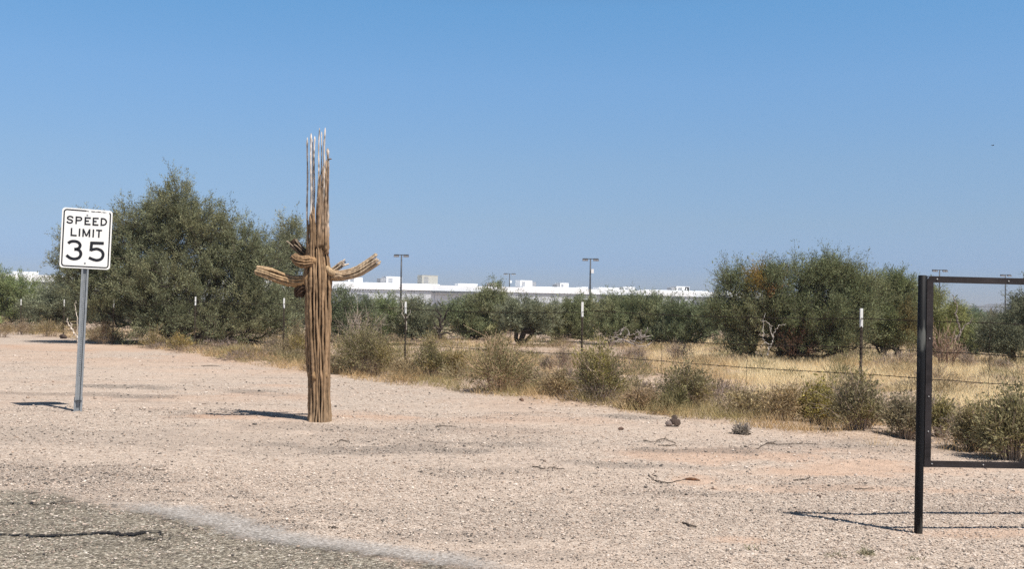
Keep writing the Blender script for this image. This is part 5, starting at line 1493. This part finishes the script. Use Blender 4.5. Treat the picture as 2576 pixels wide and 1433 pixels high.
# ------------------------------------------------------------------ security fence with razor coils
def security_fence():
    off = 26.0
    A = FA - fn * off; B = facade(1900) - fn * off; Cc = at(2150, 766, 470); D = at(2800, 766, 640); Cc.z = D.z = 0
    root = thing('security_fence', 'tall chain-link security fence with razor wire coils before the building', 'fence', A)
    m, n, l, p = new_mat('chain_link')
    co = coords(n, l); t = nz(n, l, 1.3, 4, 0.6, co)
    l.new(ramp(n, l, t.outputs['Fac'], [(0.35, (0.24, 0.26, 0.29)), (0.65, (0.38, 0.40, 0.44))]), p.inputs['Base Color']); p.inputs['Roughness'].default_value = 0.6
    l.new(ramp(n, l, t.outputs['Fac'], [(0.35, 0.16), (0.65, 0.34)]), p.inputs['Alpha'])
    HF = 3.5
    P = [A, B, Cc, D]; seg = list(zip(P[:-1], P[1:]))
    mesh, post, rail, coil = MB(), MB(), MB(), MB()
    for a, b in seg:
        L = (b - a).length; d = (b - a) / L
        qa, qb = a - A, b - A
        mesh.add([qa, qb, qb + Vector((0, 0, HF)), qa + Vector((0, 0, HF))], [(0, 1, 2, 3)])
        for k in range(int(L / 4) + 1):
            q = qa + d * (k * 4.0); q = q - fn * 0.06
            post.segs([q], [q + Vector((0, 0, HF + 0.35))], 0.05, 0.05, 6)
        for z in (0.15, HF * 0.55, HF):
            w = fn * 0.06; rail.segs([qa - w + Vector((0, 0, z))], [qb - w + Vector((0, 0, z))], 0.06, 0.06, 5)
        nt = int(L / 0.42); ph = np.linspace(0, nt * 2 * math.pi, nt * 9); x = np.linspace(0, L, len(ph))
        for rc, zc in ((0.42, HF + 0.42), (0.42, 0.5)):
            dd, ff = np.array(d), np.array(fn)
            C_ = np.array(qa)[None] + dd[None] * x[:, None] - ff[None] * 0.5 * (zc < 1) + ff[None] * (np.cos(ph) * rc)[:, None]
            C_[:, 2] += zc + np.sin(ph) * rc
            coil.segs(C_[:-1], C_[1:], 0.022, 0.022, 3)
    mesh.build('mesh_panel', m, root)
    M_fs = plain('fence_steel', (0.20, 0.215, 0.24), 0.5, 0.3, 2, 0.1)
    post.build('line_posts', M_fs, root)
    rail.build('rail', M_fs, root)
    coil.build('razor_wire', plain('razor_steel', (0.42, 0.45, 0.49), 0.45, 0.4, 2, 0.1), root)


security_fence()

# ------------------------------------------------------------------ far hills
def hill(name, pts_px, Y, col):
    V = []
    for (px, h) in pts_px:
        d = ray(px, 766); V.append((d.x / d.y * Y, Y, h))
    mb = MB(); n = len(V); R = 14; W = []
    for k in range(R + 1):
        f = k / R
        for i, (x, y, h) in enumerate(V):
            e = math.sin(math.pi * f); W.append((x, y + (f - 0.5) * Y * 0.35, h * e * (0.85 + 0.3 * vnoise(np.array([i * 0.9 + k * 1.7]), np.array([k * 1.3]), 5)[0]) - 2))
    q = [(k * n + i, k * n + i + 1, (k + 1) * n + i + 1, (k + 1) * n + i) for k in range(R) for i in range(n - 1)]
    o = mb.add(W, q).build(name, plain('far_rock', col, 0.9, 0, 0.02, 0.25), smooth=True)
    props(o, kind='structure')


hill('hill', [(2460, 0), (2500, 1.5), (2520, 5), (2535, 12), (2548, 16), (2558, 17.5), (2570, 14.5), (2585, 13), (2610, 8), (2660, 3), (2720, 0)], 1700, (0.14, 0.13, 0.13))

# ------------------------------------------------------------------ bird
b = at(2497, 366, 75)
root = thing('bird', 'tiny dark bird flying alone in the open blue sky', 'bird', b, rotz=0.3)
mb = MB(); mb.tube([(-0.10, 0, 0.012), (-0.07, 0, 0.006), (-0.02, 0, 0.0), (0.04, 0, 0.002), (0.085, 0, 0.012), (0.105, 0, 0.014), (0.12, 0, 0.011)], [0.006, 0.016, 0.03, 0.032, 0.02, 0.018, 0.003], 8, (0.03, 0.03, 0.035), flat=0.9)
for sg in (1, -1):
    V = [(-0.02, sg * 0.02, 0.01), (0.05, sg * 0.02, 0.01), (0.055, sg * 0.10, 0.035), (0.02, sg * 0.19, 0.015), (-0.03, sg * 0.11, 0.03), (-0.02, sg * 0.02, 0.016), (0.05, sg * 0.02, 0.016), (0.055, sg * 0.10, 0.041), (0.02, sg * 0.19, 0.018), (-0.03, sg * 0.11, 0.036)]
    mb.add(V, [(0, 1, 2, 4), (5, 9, 7, 6)], [(4, 2, 3), (9, 8, 7)], (0.03, 0.03, 0.035))
mb.add([(-0.095, -0.012, 0.012), (-0.095, 0.012, 0.012), (-0.155, 0.03, 0.016), (-0.155, -0.03, 0.016)], [(0, 1, 2, 3)], c=(0.03, 0.03, 0.035))
mb.build('body', attr_mat('dark_feathers', 0.7, 40, 0.2), root, smooth=True)


# ------------------------------------------------------------------ thin dusty air
hm = bpy.data.materials.new('haze'); hm.use_nodes = True
hn, hl = hm.node_tree.nodes, hm.node_tree.links
hn.clear()
ho = hn.new('ShaderNodeOutputMaterial'); hv = hn.new('ShaderNodeVolumePrincipled')
hv.inputs['Color'].default_value = (0.86, 0.90, 0.95, 1); hv.inputs['Density'].default_value = 0.00042; hv.inputs['Anisotropy'].default_value = 0.2
hl.new(hv.outputs[0], ho.inputs['Volume'])
hz_ = MB().box(-13000, 13000, -200, 16000, -1.6, 19.5).build('haze', hm)
props(hz_, kind='stuff')
